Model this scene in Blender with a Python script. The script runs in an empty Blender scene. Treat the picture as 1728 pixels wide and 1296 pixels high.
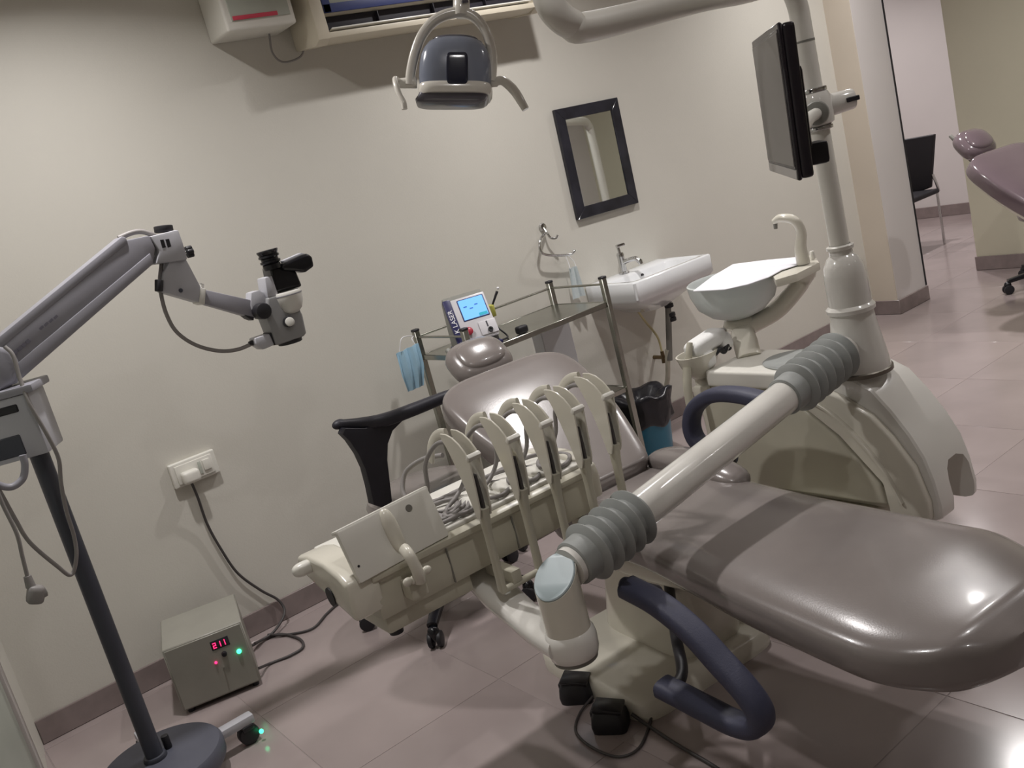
import bpy, bmesh, math, random
from mathutils import Vector, Matrix
random.seed(7)
sc = bpy.context.scene
COL = sc.collection
V = Vector

# ------------------------------------------------------------------ camera
F_PX, CX, CY = 1610.0, 864.0, 648.0
# rows: world X (along back wall), world Y (towards back wall), world Z (up) in camera axes (right, down, forward)
RX = V((0.76962404, -0.32924422, 0.54706222))
RY = V((-0.58913123, -0.03583267, 0.80724247))
RZ = V((-0.24617722, -0.94356466, -0.22154573))
CAM = V((0.0, 0.0, 1.585))
cam_d = bpy.data.cameras.new('camera'); cam = bpy.data.objects.new('camera', cam_d); COL.objects.link(cam)
cam_d.sensor_width = 36.0; cam_d.lens = F_PX / 1728.0 * 36.0; cam_d.clip_start = 0.02; cam_d.clip_end = 60
CR = V((RX.x, RY.x, RZ.x)); CU = -V((RX.y, RY.y, RZ.y)); CB = -V((RX.z, RY.z, RZ.z))
cam.matrix_world = Matrix(((CR.x, CU.x, CB.x, CAM.x), (CR.y, CU.y, CB.y, CAM.y), (CR.z, CU.z, CB.z, CAM.z), (0, 0, 0, 1)))
sc.camera = cam

def at(u, v, X=None, Y=None, Z=None):
    """real-world point that the photograph shows at (u, v) on a known plane of the room"""
    a = V(((u - CX) / F_PX, (v - CY) / F_PX, 1.0))
    r = V((RX.dot(a), RY.dot(a), RZ.dot(a)))
    if X is not None: t = (X - CAM.x) / r.x
    elif Y is not None: t = (Y - CAM.y) / r.y
    else: t = (Z - CAM.z) / r.z
    return CAM + r * t

# ------------------------------------------------------------------ world, exposure
w = bpy.data.worlds.new('world'); sc.world = w; w.use_nodes = True
w.node_tree.nodes['Background'].inputs[0].default_value = (0.75, 0.8, 0.9, 1)
w.node_tree.nodes['Background'].inputs[1].default_value = 0.02
sc.view_settings.view_transform = 'Standard'; sc.view_settings.look = 'None'
sc.view_settings.exposure = -0.92; sc.view_settings.gamma = 1.0
sc.view_settings.use_curve_mapping = False

WALL = 3.76      # back wall plane
CEIL = 2.9
LAMP_SPOTS = [(0.85, 2.85, 0.95), (2.8, 2.82, 1.0), (5.0, 2.85, 1.15),
              (0.85, 0.95, 0.32), (3.0, 0.95, 0.34), (5.0, 0.95, 0.9),
              (1.8, -1.0, 0.14), (4.6, -1.0, 0.25)]          # x, y, relative power
LAMP_W = 38.0
LAMP_SPREAD = 135.0
LAMP_COL = (1.0, 0.965, 0.95)

# ------------------------------------------------------------------ materials
def lin(r, g, b):
    f = lambda x: (x / 255 / 12.92) if x / 255 <= 0.04045 else ((x / 255 + 0.055) / 1.055) ** 2.4
    return (f(r), f(g), f(b), 1.0)
MATS = {}
def mat(name, col, rough=0.5, metal=0.0, var=0.06, scale=6.0, bump=0.0, bscale=60.0, coat=0.0, emit=None, estr=0.0, trans=0.0, spec=0.5, alpha=1.0, rvar=0.0):
    m = bpy.data.materials.new(name); m.use_nodes = True
    nt = m.node_tree; b = nt.nodes['Principled BSDF']; L = nt.links.new
    c = lin(*col)
    tc = nt.nodes.new('ShaderNodeTexCoord')
    if var > 0:
        n = nt.nodes.new('ShaderNodeTexNoise'); n.inputs['Scale'].default_value = scale; n.inputs['Detail'].default_value = 4
        L(tc.outputs['Object'], n.inputs['Vector'])
        r = nt.nodes.new('ShaderNodeValToRGB')
        r.color_ramp.elements[0].position = 0.3; r.color_ramp.elements[1].position = 0.7
        r.color_ramp.elements[0].color = tuple(x * (1 - var) for x in c[:3]) + (1,)
        r.color_ramp.elements[1].color = tuple(min(1, x * (1 + var)) for x in c[:3]) + (1,)
        L(n.outputs['Fac'], r.inputs['Fac']); L(r.outputs['Color'], b.inputs['Base Color'])
        if rvar > 0:
            mr = nt.nodes.new('ShaderNodeMapRange'); mr.inputs['To Min'].default_value = max(0.02, rough - rvar); mr.inputs['To Max'].default_value = rough + rvar
            L(n.outputs['Fac'], mr.inputs['Value']); L(mr.outputs['Result'], b.inputs['Roughness'])
        else: b.inputs['Roughness'].default_value = rough
    else:
        b.inputs['Base Color'].default_value = c; b.inputs['Roughness'].default_value = rough
    b.inputs['Metallic'].default_value = metal
    b.inputs['Specular IOR Level'].default_value = spec
    b.inputs['Coat Weight'].default_value = coat; b.inputs['Coat Roughness'].default_value = 0.06
    b.inputs['Transmission Weight'].default_value = trans
    b.inputs['Alpha'].default_value = alpha
    if bump > 0:
        n2 = nt.nodes.new('ShaderNodeTexNoise'); n2.inputs['Scale'].default_value = bscale; n2.inputs['Detail'].default_value = 3
        bp = nt.nodes.new('ShaderNodeBump'); bp.inputs['Strength'].default_value = bump; bp.inputs['Distance'].default_value = 0.004
        L(tc.outputs['Object'], n2.inputs['Vector']); L(n2.outputs['Fac'], bp.inputs['Height']); L(bp.outputs['Normal'], b.inputs['Normal'])
    if emit:
        b.inputs['Emission Color'].default_value = lin(*emit); b.inputs['Emission Strength'].default_value = estr
    MATS[name] = m; return m

M = MATS
mat('wall_paint', (206, 203, 194), 0.55, var=0.03, scale=1.2, bump=0.10, bscale=160)
mat('wall_white', (213, 208, 206), 0.5, var=0.03, scale=1.5, bump=0.08, bscale=160)
mat('wall_peach', (204, 194, 180), 0.55, var=0.03, scale=1.5)
mat('wall_green', (200, 196, 176), 0.55, var=0.03, scale=1.2, bump=0.08, bscale=160)
mat('ceiling_paint', (225, 222, 215), 0.7, var=0.02)
mat('floor_tile', (156, 144, 142), 0.17, var=0.10, scale=2.2, rvar=0.05)
mat('grout', (144, 133, 131), 0.7)
mat('skirting', (135, 123, 121), 0.22, var=0.10, scale=14)
mat('plastic_white', (222, 220, 212), 0.28, var=0.03, scale=5)
mat('plastic_cream', (212, 208, 195), 0.22, var=0.03, scale=5, coat=0.3)
mat('plastic_beige', (188, 184, 168), 0.3, var=0.04, scale=5)
mat('enamel', (224, 222, 216), 0.13, var=0.02, scale=4, coat=0.6)
mat('ac_body', (208, 200, 182), 0.4, var=0.03)
mat('ac_panel', (178, 182, 172), 0.45, var=0.03)
mat('ac_blue', (62, 72, 122), 0.4, var=0.05)
mat('ac_dark', (40, 38, 46), 0.5, var=0.1)
mat('red_line', (205, 72, 92), 0.5)
mat('vinyl', (124, 117, 114), 0.24, var=0.06, scale=5, coat=0.4, bump=0.04, bscale=240)
mat('vinyl_far', (112, 98, 104), 0.15, var=0.06, scale=5, coat=0.7)
mat('rubber_black', (28, 27, 32), 0.5, var=0.1)
mat('black_gloss', (22, 22, 27), 0.22, var=0.05)
mat('navy_foam', (58, 60, 80), 0.55, var=0.08, scale=20, bump=0.15, bscale=220)
mat('arm_black', (36, 35, 44), 0.5, var=0.08, scale=15, bump=0.1, bscale=220)
mat('bellows', (148, 151, 149), 0.5, var=0.06, scale=18)
mat('pale_blue', (168, 182, 186), 0.35, var=0.05)
mat('scope_grey', (146, 145, 153), 0.42, var=0.04, scale=8)
mat('scope_light', (178, 178, 184), 0.4, var=0.04, scale=8)
mat('scope_print', (112, 110, 122), 0.5, var=0)
mat('scope_shaded', (142, 142, 143), 0.4, var=0.04, scale=8)  # grey darkened for the head, as shade on its side away from the light
mat('scope_white', (212, 210, 204), 0.35, var=0.03)
mat('scope_pole', (62, 64, 74), 0.42, var=0.06)
mat('scope_base', (84, 86, 98), 0.5, var=0.07, scale=9)
mat('cable_grey', (136, 132, 130), 0.5, var=0.05)
mat('cable_dark', (66, 62, 62), 0.5, var=0.05)
mat('chrome', (205, 205, 205), 0.14, metal=1.0, var=0.04)
mat('steel', (168, 168, 160), 0.27, metal=1.0, var=0.10, scale=12)
mat('steel_dark', (120, 116, 108), 0.35, metal=1.0, var=0.10, scale=12)
mat('box_paint', (146, 144, 135), 0.42, var=0.05, scale=8, bump=0.05, bscale=200)
mat('led_red', (255, 60, 110), 0.5, var=0, emit=(255, 40, 105), estr=5.0)
mat('led_green', (60, 255, 170), 0.5, var=0, emit=(60, 255, 165), estr=7.0)
mat('ceramic', (226, 228, 230), 0.1, var=0.015, coat=0.6)
mat('mirror_glass', (225, 228, 225), 0.02, metal=1.0, var=0)
mat('frame_black', (42, 42, 50), 0.2, var=0.35, scale=9, rvar=0.08)
mat('frosted_bowl', (232, 238, 236), 0.3, var=0.02, trans=0.25)
mat('paper_white', (226, 226, 232), 0.8, var=0.02, bump=0.2, bscale=25)
mat('cloth_white', (226, 226, 224), 0.75, var=0.02, bump=0.2, bscale=60)
mat('mask_blue', (158, 192, 212), 0.8, var=0.05, scale=20, bump=0.3, bscale=80)
mat('mask_pale', (205, 214, 216), 0.8, var=0.04, scale=20, bump=0.3, bscale=80)
mat('bin_blue', (38, 112, 140), 0.3, var=0.08)
mat('bag_black', (24, 24, 30), 0.28, var=0.2, scale=18, bump=0.6, bscale=22)
mat('lamp_grey', (116, 122, 136), 0.18, var=0.03, coat=0.5)
mat('lamp_grey_dark', (78, 76, 84), 0.25, var=0.04, coat=0.3)
mat('lamp_navy', (26, 30, 48), 0.12, var=0.05, coat=0.4)
mat('lamp_cream', (208, 204, 195), 0.2, var=0.03, coat=0.4)
mat('bezel', (34, 30, 36), 0.24, var=0.05)
mat('bezel_silver', (158, 154, 150), 0.35, var=0.04)
mat('lcd_off', (112, 108, 104), 0.35, var=0.03)
mat('laser_white', (206, 204, 208), 0.35, var=0.03)
mat('laser_grey', (128, 128, 122), 0.45, var=0.05)
mat('laser_navy', (36, 36, 84), 0.4, var=0.05)
mat('screen_blue', (120, 190, 250), 0.3, var=0, emit=(126, 190, 250), estr=0.9)
mat('screen_teal', (60, 170, 190), 0.3, var=0, emit=(60, 165, 190), estr=0.7)
mat('screen_ink', (50, 100, 190), 0.4, var=0, emit=(60, 120, 210), estr=0.5)
mat('red_button', (170, 50, 66), 0.35, var=0.05)
mat('yellow_tag', (188, 186, 92), 0.5, var=0.08)
mat('white_ink', (232, 232, 236), 0.5, var=0)
mat('dark_ink', (70, 68, 76), 0.5, var=0)
mat('brass', (120, 104, 80), 0.35, metal=0.8, var=0.15, scale=30)
mat('pvc_grey', (120, 118, 112), 0.5, var=0.05)
mat('cream_tape', (205, 194, 150), 0.5, var=0.05)
mat('lens_white', (235, 232, 225), 0.4, var=0)
mat('poster', (180, 196, 220), 0.5, var=0.12, scale=3)
mat('door_paint', (176, 182, 172), 0.4, var=0.04, scale=3)
mat('fill_brown', (92, 80, 74), 0.5, var=0.06)

# ------------------------------------------------------------------ geometry helpers
def B(): return bmesh.new()
def merge(bm, t, Mx=None):
    if Mx is not None: t.transform(Mx)
    me = bpy.data.meshes.new('tmp'); t.to_mesh(me); t.free(); bm.from_mesh(me); bpy.data.meshes.remove(me)
def rotm(rx=0, ry=0, rz=0):
    return Matrix.Rotation(math.radians(rz), 4, 'Z') @ Matrix.Rotation(math.radians(ry), 4, 'Y') @ Matrix.Rotation(math.radians(rx), 4, 'X')
def frame(o, ex, ey=None, ez=None):
    """matrix with origin o and axes ex, ey, ez (third one derived)"""
    ex = V(ex).normalized()
    if ey is not None:
        ey = V(ey); ey = (ey - ex * ey.dot(ex)).normalized(); ez = ex.cross(ey)
    else:
        ez = V(ez); ez = (ez - ex * ez.dot(ex)).normalized(); ey = ez.cross(ex)
    return Matrix(((ex.x, ey.x, ez.x, o[0]), (ex.y, ey.y, ez.y, o[1]), (ex.z, ey.z, ez.z, o[2]), (0, 0, 0, 1)))
def box(bm, c, s, bev=0.004, seg=2, rot=None, Mx=None):
    t = B(); bmesh.ops.create_cube(t, size=1.0)
    t.transform(Matrix.Diagonal((s[0], s[1], s[2], 1)))
    bev = min(bev, min(s) * 0.49)
    if bev > 0: bmesh.ops.bevel(t, geom=list(t.edges), offset=bev, segments=seg, profile=0.6, affect='EDGES')
    X = Matrix.Translation(V(c))
    if rot is not None: X = X @ rot
    if Mx is not None: X = Mx @ X
    merge(bm, t, X); return bm
def box2(bm, a, b, bev=0.004, seg=2):
    a, b = V(a), V(b); s = b - a
    return box(bm, (a + b) / 2, (abs(s.x), abs(s.y), abs(s.z)), bev, seg)
def lathe(bm, prof, o=(0, 0, 0), axis=(0, 0, 1), n=32, Mx=None, cap0=True, cap1=True, sx=1.0, sy=1.0):
    t = B(); rings = []
    for r, z in prof:
        if r <= 1e-6: rings.append([t.verts.new((0, 0, z))])
        else: rings.append([t.verts.new((r * sx * math.cos(2 * math.pi * i / n), r * sy * math.sin(2 * math.pi * i / n), z)) for i in range(n)])
    for a, b in zip(rings, rings[1:]):
        if len(a) == 1 and len(b) == 1: continue
        for i in range(n):
            j = (i + 1) % n
            if len(a) == 1: t.faces.new((a[0], b[j], b[i]))
            elif len(b) == 1: t.faces.new((a[i], a[j], b[0]))
            else: t.faces.new((a[i], a[j], b[j], b[i]))
    if cap0 and len(rings[0]) > 1: t.faces.new(list(reversed(rings[0])))
    if cap1 and len(rings[-1]) > 1: t.faces.new(rings[-1])
    bmesh.ops.recalc_face_normals(t, faces=t.faces)
    if Mx is None:
        ax = V(axis).normalized(); Mx = Matrix.Translation(V(o)) @ ax.to_track_quat('Z', 'Y').to_matrix().to_4x4()
    merge(bm, t, Mx); return bm
def cyl(bm, p0, p1, r0, r1=None, n=24, bev=0.0):
    p0, p1 = V(p0), V(p1); r1 = r0 if r1 is None else r1; h = (p1 - p0).length
    bev = min(bev, h * 0.45, r0 * 0.9, r1 * 0.9)
    prof = [(r0, 0), (r1, h)] if bev <= 0 else [(r0 - bev, 0), (r0 - bev * .3, bev * .3), (r0, bev), (r1, h - bev), (r1 - bev * .3, h - bev * .3), (r1 - bev, h)]
    return lathe(bm, prof, p0, p1 - p0, n)
def spline(pts, k=8):
    pts = [V(p) for p in pts]
    if k <= 1 or len(pts) < 3: return pts
    out = []; P = [pts[0] * 2 - pts[1]] + pts + [pts[-1] * 2 - pts[-2]]
    for i in range(1, len(P) - 2):
        a, b, c, d = P[i - 1], P[i], P[i + 1], P[i + 2]
        for j in range(k):
            t = j / k
            out.append(0.5 * ((2 * b) + (c - a) * t + (2 * a - 5 * b + 4 * c - d) * t * t + (3 * b - a - 3 * c + d) * t ** 3))
    out.append(pts[-1]); return out
def sweep(bm, pts, sect, k=1, up=None, scales=None, cap=True):
    """sweep closed section [(a, b)] along a path; up fixes the b axis"""
    P = spline(pts, k); n = len(P); t = B(); rings = []
    prev = None
    for i, p in enumerate(P):
        T = (P[min(i + 1, n - 1)] - P[max(i - 1, 0)]).normalized()
        if up is not None:
            a = T.cross(V(up))
            if a.length < 1e-4: a = T.orthogonal()
            a.normalize(); b = a.cross(T).normalized()
        else:
            if prev is None:
                a = T.orthogonal().normalized()
            else:
                a = (prev - T * prev.dot(T)).normalized()
            b = T.cross(a); prev = a
        s = 1.0
        if scales is not None:
            f = i / (n - 1) * (len(scales) - 1); i0 = min(int(f), len(scales) - 2); s = scales[i0] * (1 - f + i0) + scales[i0 + 1] * (f - i0)
        rings.append([t.verts.new(p + a * (x * s) + b * (y * s)) for x, y in sect])
    m = len(sect)
    for r0, r1 in zip(rings, rings[1:]):
        for i in range(m): t.faces.new((r0[i], r0[(i + 1) % m], r1[(i + 1) % m], r1[i]))
    if cap: t.faces.new(list(reversed(rings[0]))); t.faces.new(rings[-1])
    bmesh.ops.recalc_face_normals(t, faces=t.faces)
    merge(bm, t); return bm
def circ(r, n=12, ry=None):
    ry = r if ry is None else ry
    return [(r * math.cos(2 * math.pi * i / n), ry * math.sin(2 * math.pi * i / n)) for i in range(n)]
def sup(rx, ry, p=4.0, n=28):
    o = []
    for i in range(n):
        a = 2 * math.pi * i / n; c, s = math.cos(a), math.sin(a)
        o.append((rx * math.copysign(abs(c) ** (2 / p), c), ry * math.copysign(abs(s) ** (2 / p), s)))
    return o
def tube(bm, pts, r, k=8, n=10, scales=None): return sweep(bm, pts, circ(r, n), k, None, scales)
def loft(bm, rings, cap=True, Mx=None):
    t = B(); R = [[t.verts.new(V(p)) for p in r] for r in rings]; m = len(R[0])
    for a, b in zip(R, R[1:]):
        for i in range(m): t.faces.new((a[i], a[(i + 1) % m], b[(i + 1) % m], b[i]))
    if cap: t.faces.new(list(reversed(R[0]))); t.faces.new(R[-1])
    bmesh.ops.recalc_face_normals(t, faces=t.faces)
    merge(bm, t, Mx); return bm
def prism(bm, poly, depth, Mx=None, bev=0.0, seg=2):
    """polygon in local xy, extruded along local z by depth (centred)"""
    t = B(); n = len(poly)
    a = [t.verts.new((x, y, -depth / 2)) for x, y in poly]; b = [t.verts.new((x, y, depth / 2)) for x, y in poly]
    t.faces.new(list(reversed(a))); t.faces.new(b)
    for i in range(n): t.faces.new((a[i], a[(i + 1) % n], b[(i + 1) % n], b[i]))
    bmesh.ops.recalc_face_normals(t, faces=t.faces)
    if bev > 0: bmesh.ops.bevel(t, geom=[e for e in t.edges if len(e.link_faces) == 2 and e.calc_face_angle(0) > 0.45], offset=bev, segments=seg, profile=0.6, affect='EDGES', clamp_overlap=True)
    merge(bm, t, Mx); return bm
def ball(bm, c, r, sx=1, sy=1, sz=1, n=24, Mx=None):
    t = B(); bmesh.ops.create_uvsphere(t, u_segments=n, v_segments=max(8, n // 2), radius=r)
    X = Matrix.Translation(V(c)) @ Matrix.Diagonal((sx, sy, sz, 1))
    if Mx is not None: X = Mx @ X
    merge(bm, t, X); return bm
def sellip(bm, Mx, rx, ry, rz, p=3.0, q=2.6, nu=32, nv=14):
    """rounded pillow: superellipsoid"""
    t = B(); rings = []
    sg = lambda v, e: math.copysign(abs(v) ** e, v)
    for j in range(nv + 1):
        b = -math.pi / 2 + math.pi * j / nv; cb, sb = sg(math.cos(b), 2 / q), sg(math.sin(b), 2 / q)
        if j in (0, nv): rings.append([t.verts.new((0, 0, rz * sb))]); continue
        rings.append([t.verts.new((rx * cb * sg(math.cos(2 * math.pi * i / nu), 2 / p), ry * cb * sg(math.sin(2 * math.pi * i / nu), 2 / p), rz * sb)) for i in range(nu)])
    for a, b in zip(rings, rings[1:]):
        for i in range(nu):
            j = (i + 1) % nu
            if len(a) == 1: t.faces.new((a[0], b[j], b[i]))
            elif len(b) == 1: t.faces.new((a[i], a[j], b[0]))
            else: t.faces.new((a[i], a[j], b[j], b[i]))
    bmesh.ops.recalc_face_normals(t, faces=t.faces)
    merge(bm, t, Mx); return bm
def text_mesh(s, size, depth, Mx):
    cu = bpy.data.curves.new('t', 'FONT'); cu.body = s; cu.size = size; cu.extrude = depth; cu.align_x = 'CENTER'; cu.align_y = 'CENTER'
    o = bpy.data.objects.new('t', cu); COL.objects.link(o)
    bpy.context.view_layer.update()
    me = bpy.data.meshes.new_from_object(o.evaluated_get(bpy.context.evaluated_depsgraph_get()))
    bm = B(); bm.from_mesh(me); bm.transform(Mx)
    bpy.data.objects.remove(o); bpy.data.curves.remove(cu); bpy.data.meshes.remove(me)
    return bm

# ------------------------------------------------------------------ objects
WM = {}
def props(o, label=None, cat=None, group=None, kind=None):
    if label: o['label'] = label
    if cat: o['category'] = cat
    if group: o['group'] = group
    if kind: o['kind'] = kind
def thing(name, label, cat, loc=(0, 0, 0), rotz=0.0, group=None, kind=None):
    o = bpy.data.objects.new(name, None); COL.objects.link(o); o.empty_display_size = 0.05
    o.location = loc; o.rotation_euler = (0, 0, math.radians(rotz))
    WM[o] = Matrix.Translation(V(loc)) @ Matrix.Rotation(math.radians(rotz), 4, 'Z')
    props(o, label, cat, group, kind); return o
def finish(bm, sharp=38):
    bmesh.ops.remove_doubles(bm, verts=bm.verts, dist=1e-6)
    lim = math.radians(sharp)
    for f in bm.faces: f.smooth = True
    for e in bm.edges:
        if len(e.link_faces) == 2 and e.calc_face_angle(0) > lim: e.smooth = False
def part(parent, name, bm, m, label=None, local=False, kind=None, sharp=38):
    if not local: bm.transform(WM[parent].inverted())
    finish(bm, sharp)
    me = bpy.data.meshes.new(name); bm.to_mesh(me); bm.free(); me.materials.append(M[m])
    o = bpy.data.objects.new(name, me); COL.objects.link(o); o.parent = parent; WM[o] = WM[parent]
    props(o, label, None, None, kind); return o
def solo(name, bm, m, label=None, cat=None, group=None, kind=None, org=None, sharp=38):
    """thing that is a single mesh, vertices given in world space"""
    if org is not None: bm.transform(Matrix.Translation(-V(org)))
    finish(bm, sharp)
    me = bpy.data.meshes.new(name); bm.to_mesh(me); bm.free(); me.materials.append(M[m])
    o = bpy.data.objects.new(name, me); COL.objects.link(o)
    if org is not None: o.location = org
    WM[o] = Matrix.Translation(V(org)) if org is not None else Matrix.Identity(4)
    props(o, label, cat, group, kind); return o
def dup(root, loc, rotz, label, group=None):
    def cp(o, par):
        c = o.copy(); COL.objects.link(c); c.parent = par
        for ch in list(o.children): cp(ch, c)
        return c
    r = cp(root, None); r.location = loc; r.rotation_euler = (0, 0, math.radians(rotz)); r['label'] = label
    if group: r['group'] = group
    return r

# ================================================================== SETTING
def S(name, bm, m, label, cat, sharp=38): return solo(name, bm, m, label, cat, None, 'structure', None, sharp)

LWX = lambda y: 0.155 - 0.12 * (WALL - y)           # left wall runs slightly askew
# floor: grout bed with single tiles on it
fl = S('floor', box2(B(), (-1.4, -3.2, -0.12), (9.4, 7.2, -0.0012), 0), 'grout', 'pinkish grey glossy tiled floor of the clinic', 'floor')
tb = B(); box(tb, (0, 0, -0.0045), (0.5978, 0.5978, 0.009), 0.0008, 1); finish(tb)
tme = bpy.data.meshes.new('tile'); tb.to_mesh(tme); tb.free(); tme.materials.append(M['floor_tile'])
tiles = []
for i in range(17):
    for j in range(16):
        cx_, cy_ = -0.75 + 0.6 * i, -2.6 + 0.6 * j
        if cy_ > 4.0 and cx_ < 5.2: continue
        o = bpy.data.objects.new('tile', tme); COL.objects.link(o); o.parent = fl
        o.location = (cx_, cy_, random.uniform(-0.0004, 0.0)); tiles.append(o)
S('wall_back', box2(B(), (-0.2, WALL, 0), (5.56, WALL + 0.18, CEIL), 0), 'wall_paint', 'long cream painted wall behind the dental unit', 'wall')
S('baseboard_back', box2(B(), (0.155, WALL - 0.012, 0), (5.555, WALL, 0.095), 0.003, 1), 'skirting', 'grey stone skirting along the cream back wall', 'baseboard')
lb = B(); prism(lb, [(LWX(WALL + .1), WALL + .1), (LWX(-3.2), -3.2), (LWX(-3.2) - .15, -3.2), (LWX(WALL + .1) - .15, WALL + .1)], CEIL, Matrix.Translation((0, 0, CEIL / 2)))
S('wall_left', lb, 'wall_paint', 'cream side wall in the lower left corner', 'wall')
# door in the left wall (only its edge shows in the corner of the photograph)
dth = thing('door_1', 'pale grey door edge at the far lower left corner', 'door', (LWX(2.5), 2.5, 0), -math.degrees(math.atan(-0.12)) * -1, kind='structure')
dth.rotation_euler = (0, 0, -math.atan(0.12)); WM[dth] = Matrix.Translation(dth.location) @ Matrix.Rotation(-math.atan(0.12), 4, 'Z')
part(dth, 'door_leaf', box2(B(), (0.0, -0.42, 0.01), (0.03, 0.42, 2.05), 0.003), 'door_paint', local=True)
f = B(); box2(f, (0, 0.42, 0), (0.04, 0.50, 2.13), 0.004); box2(f, (0, -0.50, 0), (0.04, -0.42, 2.13), 0.004); box2(f, (0, -0.42, 2.05), (0.04, 0.42, 2.13), 0.004)
part(dth, 'door_frame', f, 'wall_white', local=True)
# column at the end of the back wall
pil = thing('wall_pillar', 'white pillar with a dark corner strip at the right end of the back wall', 'pillar', (5.72, 3.7, 0), kind='structure')
part(pil, 'column', box2(B(), (5.555, 3.58, 0), (5.9, 4.1, CEIL), 0), 'wall_white')
part(pil, 'side_face', box2(B(), (5.549, 3.582, 0), (5.556, 3.77, CEIL), 0), 'wall_peach', 'peach side face')  # thin slab, warmer in tone than the column
part(pil, 'corner_strip', box2(B(), (5.893, 3.573, 0.10), (5.903, 3.585, CEIL), 0), 'rubber_black', 'thin black corner strip')
part(pil, 'skirting', box2(B(), (5.543, 3.566, 0), (5.905, 3.77, 0.095), 0.003, 1), 'skirting', 'grey stone skirting')
# right wall and the room seen through the opening
S('wall_right', box2(B(), (6.66, -3.2, 0), (6.86, 3.62, CEIL), 0), 'wall_green', 'pale green wall behind the second dental chair', 'wall')
S('baseboard_right', box2(B(), (6.646, -3.2, 0), (6.66, 3.63, 0.10), 0.003, 1), 'skirting', 'brown grey skirting under the pale green wall', 'baseboard')
S('wall_lintel', box2(B(), (5.9, 3.58, 2.3), (6.86, 3.76, CEIL), 0), 'wall_white', 'white lintel over the opening to the next room', 'wall')
S('wall_far', box2(B(), (9.05, 3.0, 0), (9.2, 7.2, CEIL), 0), 'wall_white', 'white far wall of the next room behind the black chair', 'wall')
S('baseboard_far', box2(B(), (9.036, 3.0, 0), (9.05, 7.2, 0.11), 0.003, 1), 'skirting', 'brown grey skirting of the next room', 'baseboard')
S('wall_next', box2(B(), (5.5, 7.0, 0), (9.2, 7.2, CEIL), 0), 'wall_white', 'end wall of the next room', 'wall')
S('wall_between', box2(B(), (5.4, 4.0, 0), (5.55, 7.2, CEIL), 0), 'wall_white', 'side wall of the next room', 'wall')
S('wall_beyond', box2(B(), (6.86, 3.0, 0), (9.2, 3.2, CEIL), 0), 'wall_white', 'inner side wall of the next room', 'wall')
S('wall_front', box2(B(), (-1.4, -3.2, 0), (6.86, -3.05, CEIL), 0), 'wall_paint', 'cream wall behind the viewer', 'wall')
S('ceiling', box2(B(), (-1.4, -3.2, CEIL), (9.4, 7.2, CEIL + 0.12), 0), 'ceiling_paint', 'white ceiling with recessed round lamps', 'ceiling')

# recessed ceiling lamps
def downlight(x, y, power, idx, colr=LAMP_COL):
    t = thing('ceiling_lamp', 'small round recessed ceiling lamp', 'ceiling lamp', (x, y, CEIL), group='recessed ceiling lamps')
    lathe_b = lathe(B(), [(0.052, 0), (0.052, -0.004), (0.078, -0.008), (0.084, -0.003), (0.084, 0)], (0, 0, 0), n=28, cap0=False, cap1=False)
    part(t, 'trim_ring', lathe_b, 'plastic_white', local=True)
    ld = bpy.data.lights.new('lamp_light', 'AREA'); ld.shape = 'DISK'; ld.size = 0.10; ld.energy = power; ld.color = colr; ld.spread = math.radians(LAMP_SPREAD)
    lo = bpy.data.objects.new('lamp_light', ld); COL.objects.link(lo); lo.parent = t; lo.location = (0, 0, -0.012)
for i, (x, y, k_) in enumerate(LAMP_SPOTS): downlight(x, y, LAMP_W * k_, i)
for i, (x, y) in enumerate([(7.4, 4.4), (7.9, 5.8)]): downlight(x, y, 40, 20 + i, (1.0, 0.94, 0.935))  # unseen lamps added to brighten the next room

# ================================================================== BACK WALL FITTINGS
# air conditioner
AX0, AX1, AZ0, AZ1, AYF = 1.93, 3.10, 2.21, 2.60, 3.555
ac = thing('air_conditioner', 'cream wall air conditioner with blue framed front and dark vent slot', 'air conditioner', ((AX0 + AX1) / 2, WALL, AZ0))
prof = [(WALL, AZ0 + .02), (WALL, AZ1), (AYF + .02, AZ1), (AYF, AZ1 - .03), (AYF, AZ0 + .108), (AYF + .05, AZ0 + .10), (AYF + .05, AZ0 + .04), (AYF - .012, AZ0 + .034), (AYF - .012, AZ0 + .012), (AYF + .04, AZ0)]
yzM = lambda x: Matrix(((0, 0, 1, x), (1, 0, 0, 0), (0, 1, 0, 0), (0, 0, 0, 1)))   # local (x,y,z) -> world (y,z,x)
part(ac, 'casing', prism(B(), prof, AX1 - AX0 - .06, yzM((AX0 + AX1) / 2), 0.004), 'ac_body')
capp = [(WALL, AZ0 + .015), (WALL, AZ1 + .005), (AYF + .02, AZ1 + .005), (AYF - .008, AZ1 - .03), (AYF - .02, AZ0 + .05), (AYF - .015, AZ0 + .01), (AYF + .03, AZ0 - .008)]
for x in (AX0 + .02, AX1 - .02): part(ac, 'end_cap', prism(B(), capp, 0.055, yzM(x), 0.008), 'ac_body')
fb = B(); z0, z1, x0, x1 = AZ0 + .108, AZ1 - .02, AX0 + .055, AX1 - .05
box2(fb, (x0, AYF - .006, z0), (x1, AYF + .004, z0 + .035), .003); box2(fb, (x0, AYF - .006, z1 - .03), (x1, AYF + .004, z1), .003)
box2(fb, (x0, AYF - .006, z0), (x0 + .035, AYF + .004, z1), .003); box2(fb, (x1 - .035, AYF - .006, z0), (x1, AYF + .004, z1), .003)
part(ac, 'front_frame', fb, 'ac_blue', 'blue frame around the grille')
part(ac, 'grille', box2(B(), (x0 + .03, AYF - .001, z0 + .03), (x1 - .03, AYF + .004, z1 - .025), .002), 'ac_panel')
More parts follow.
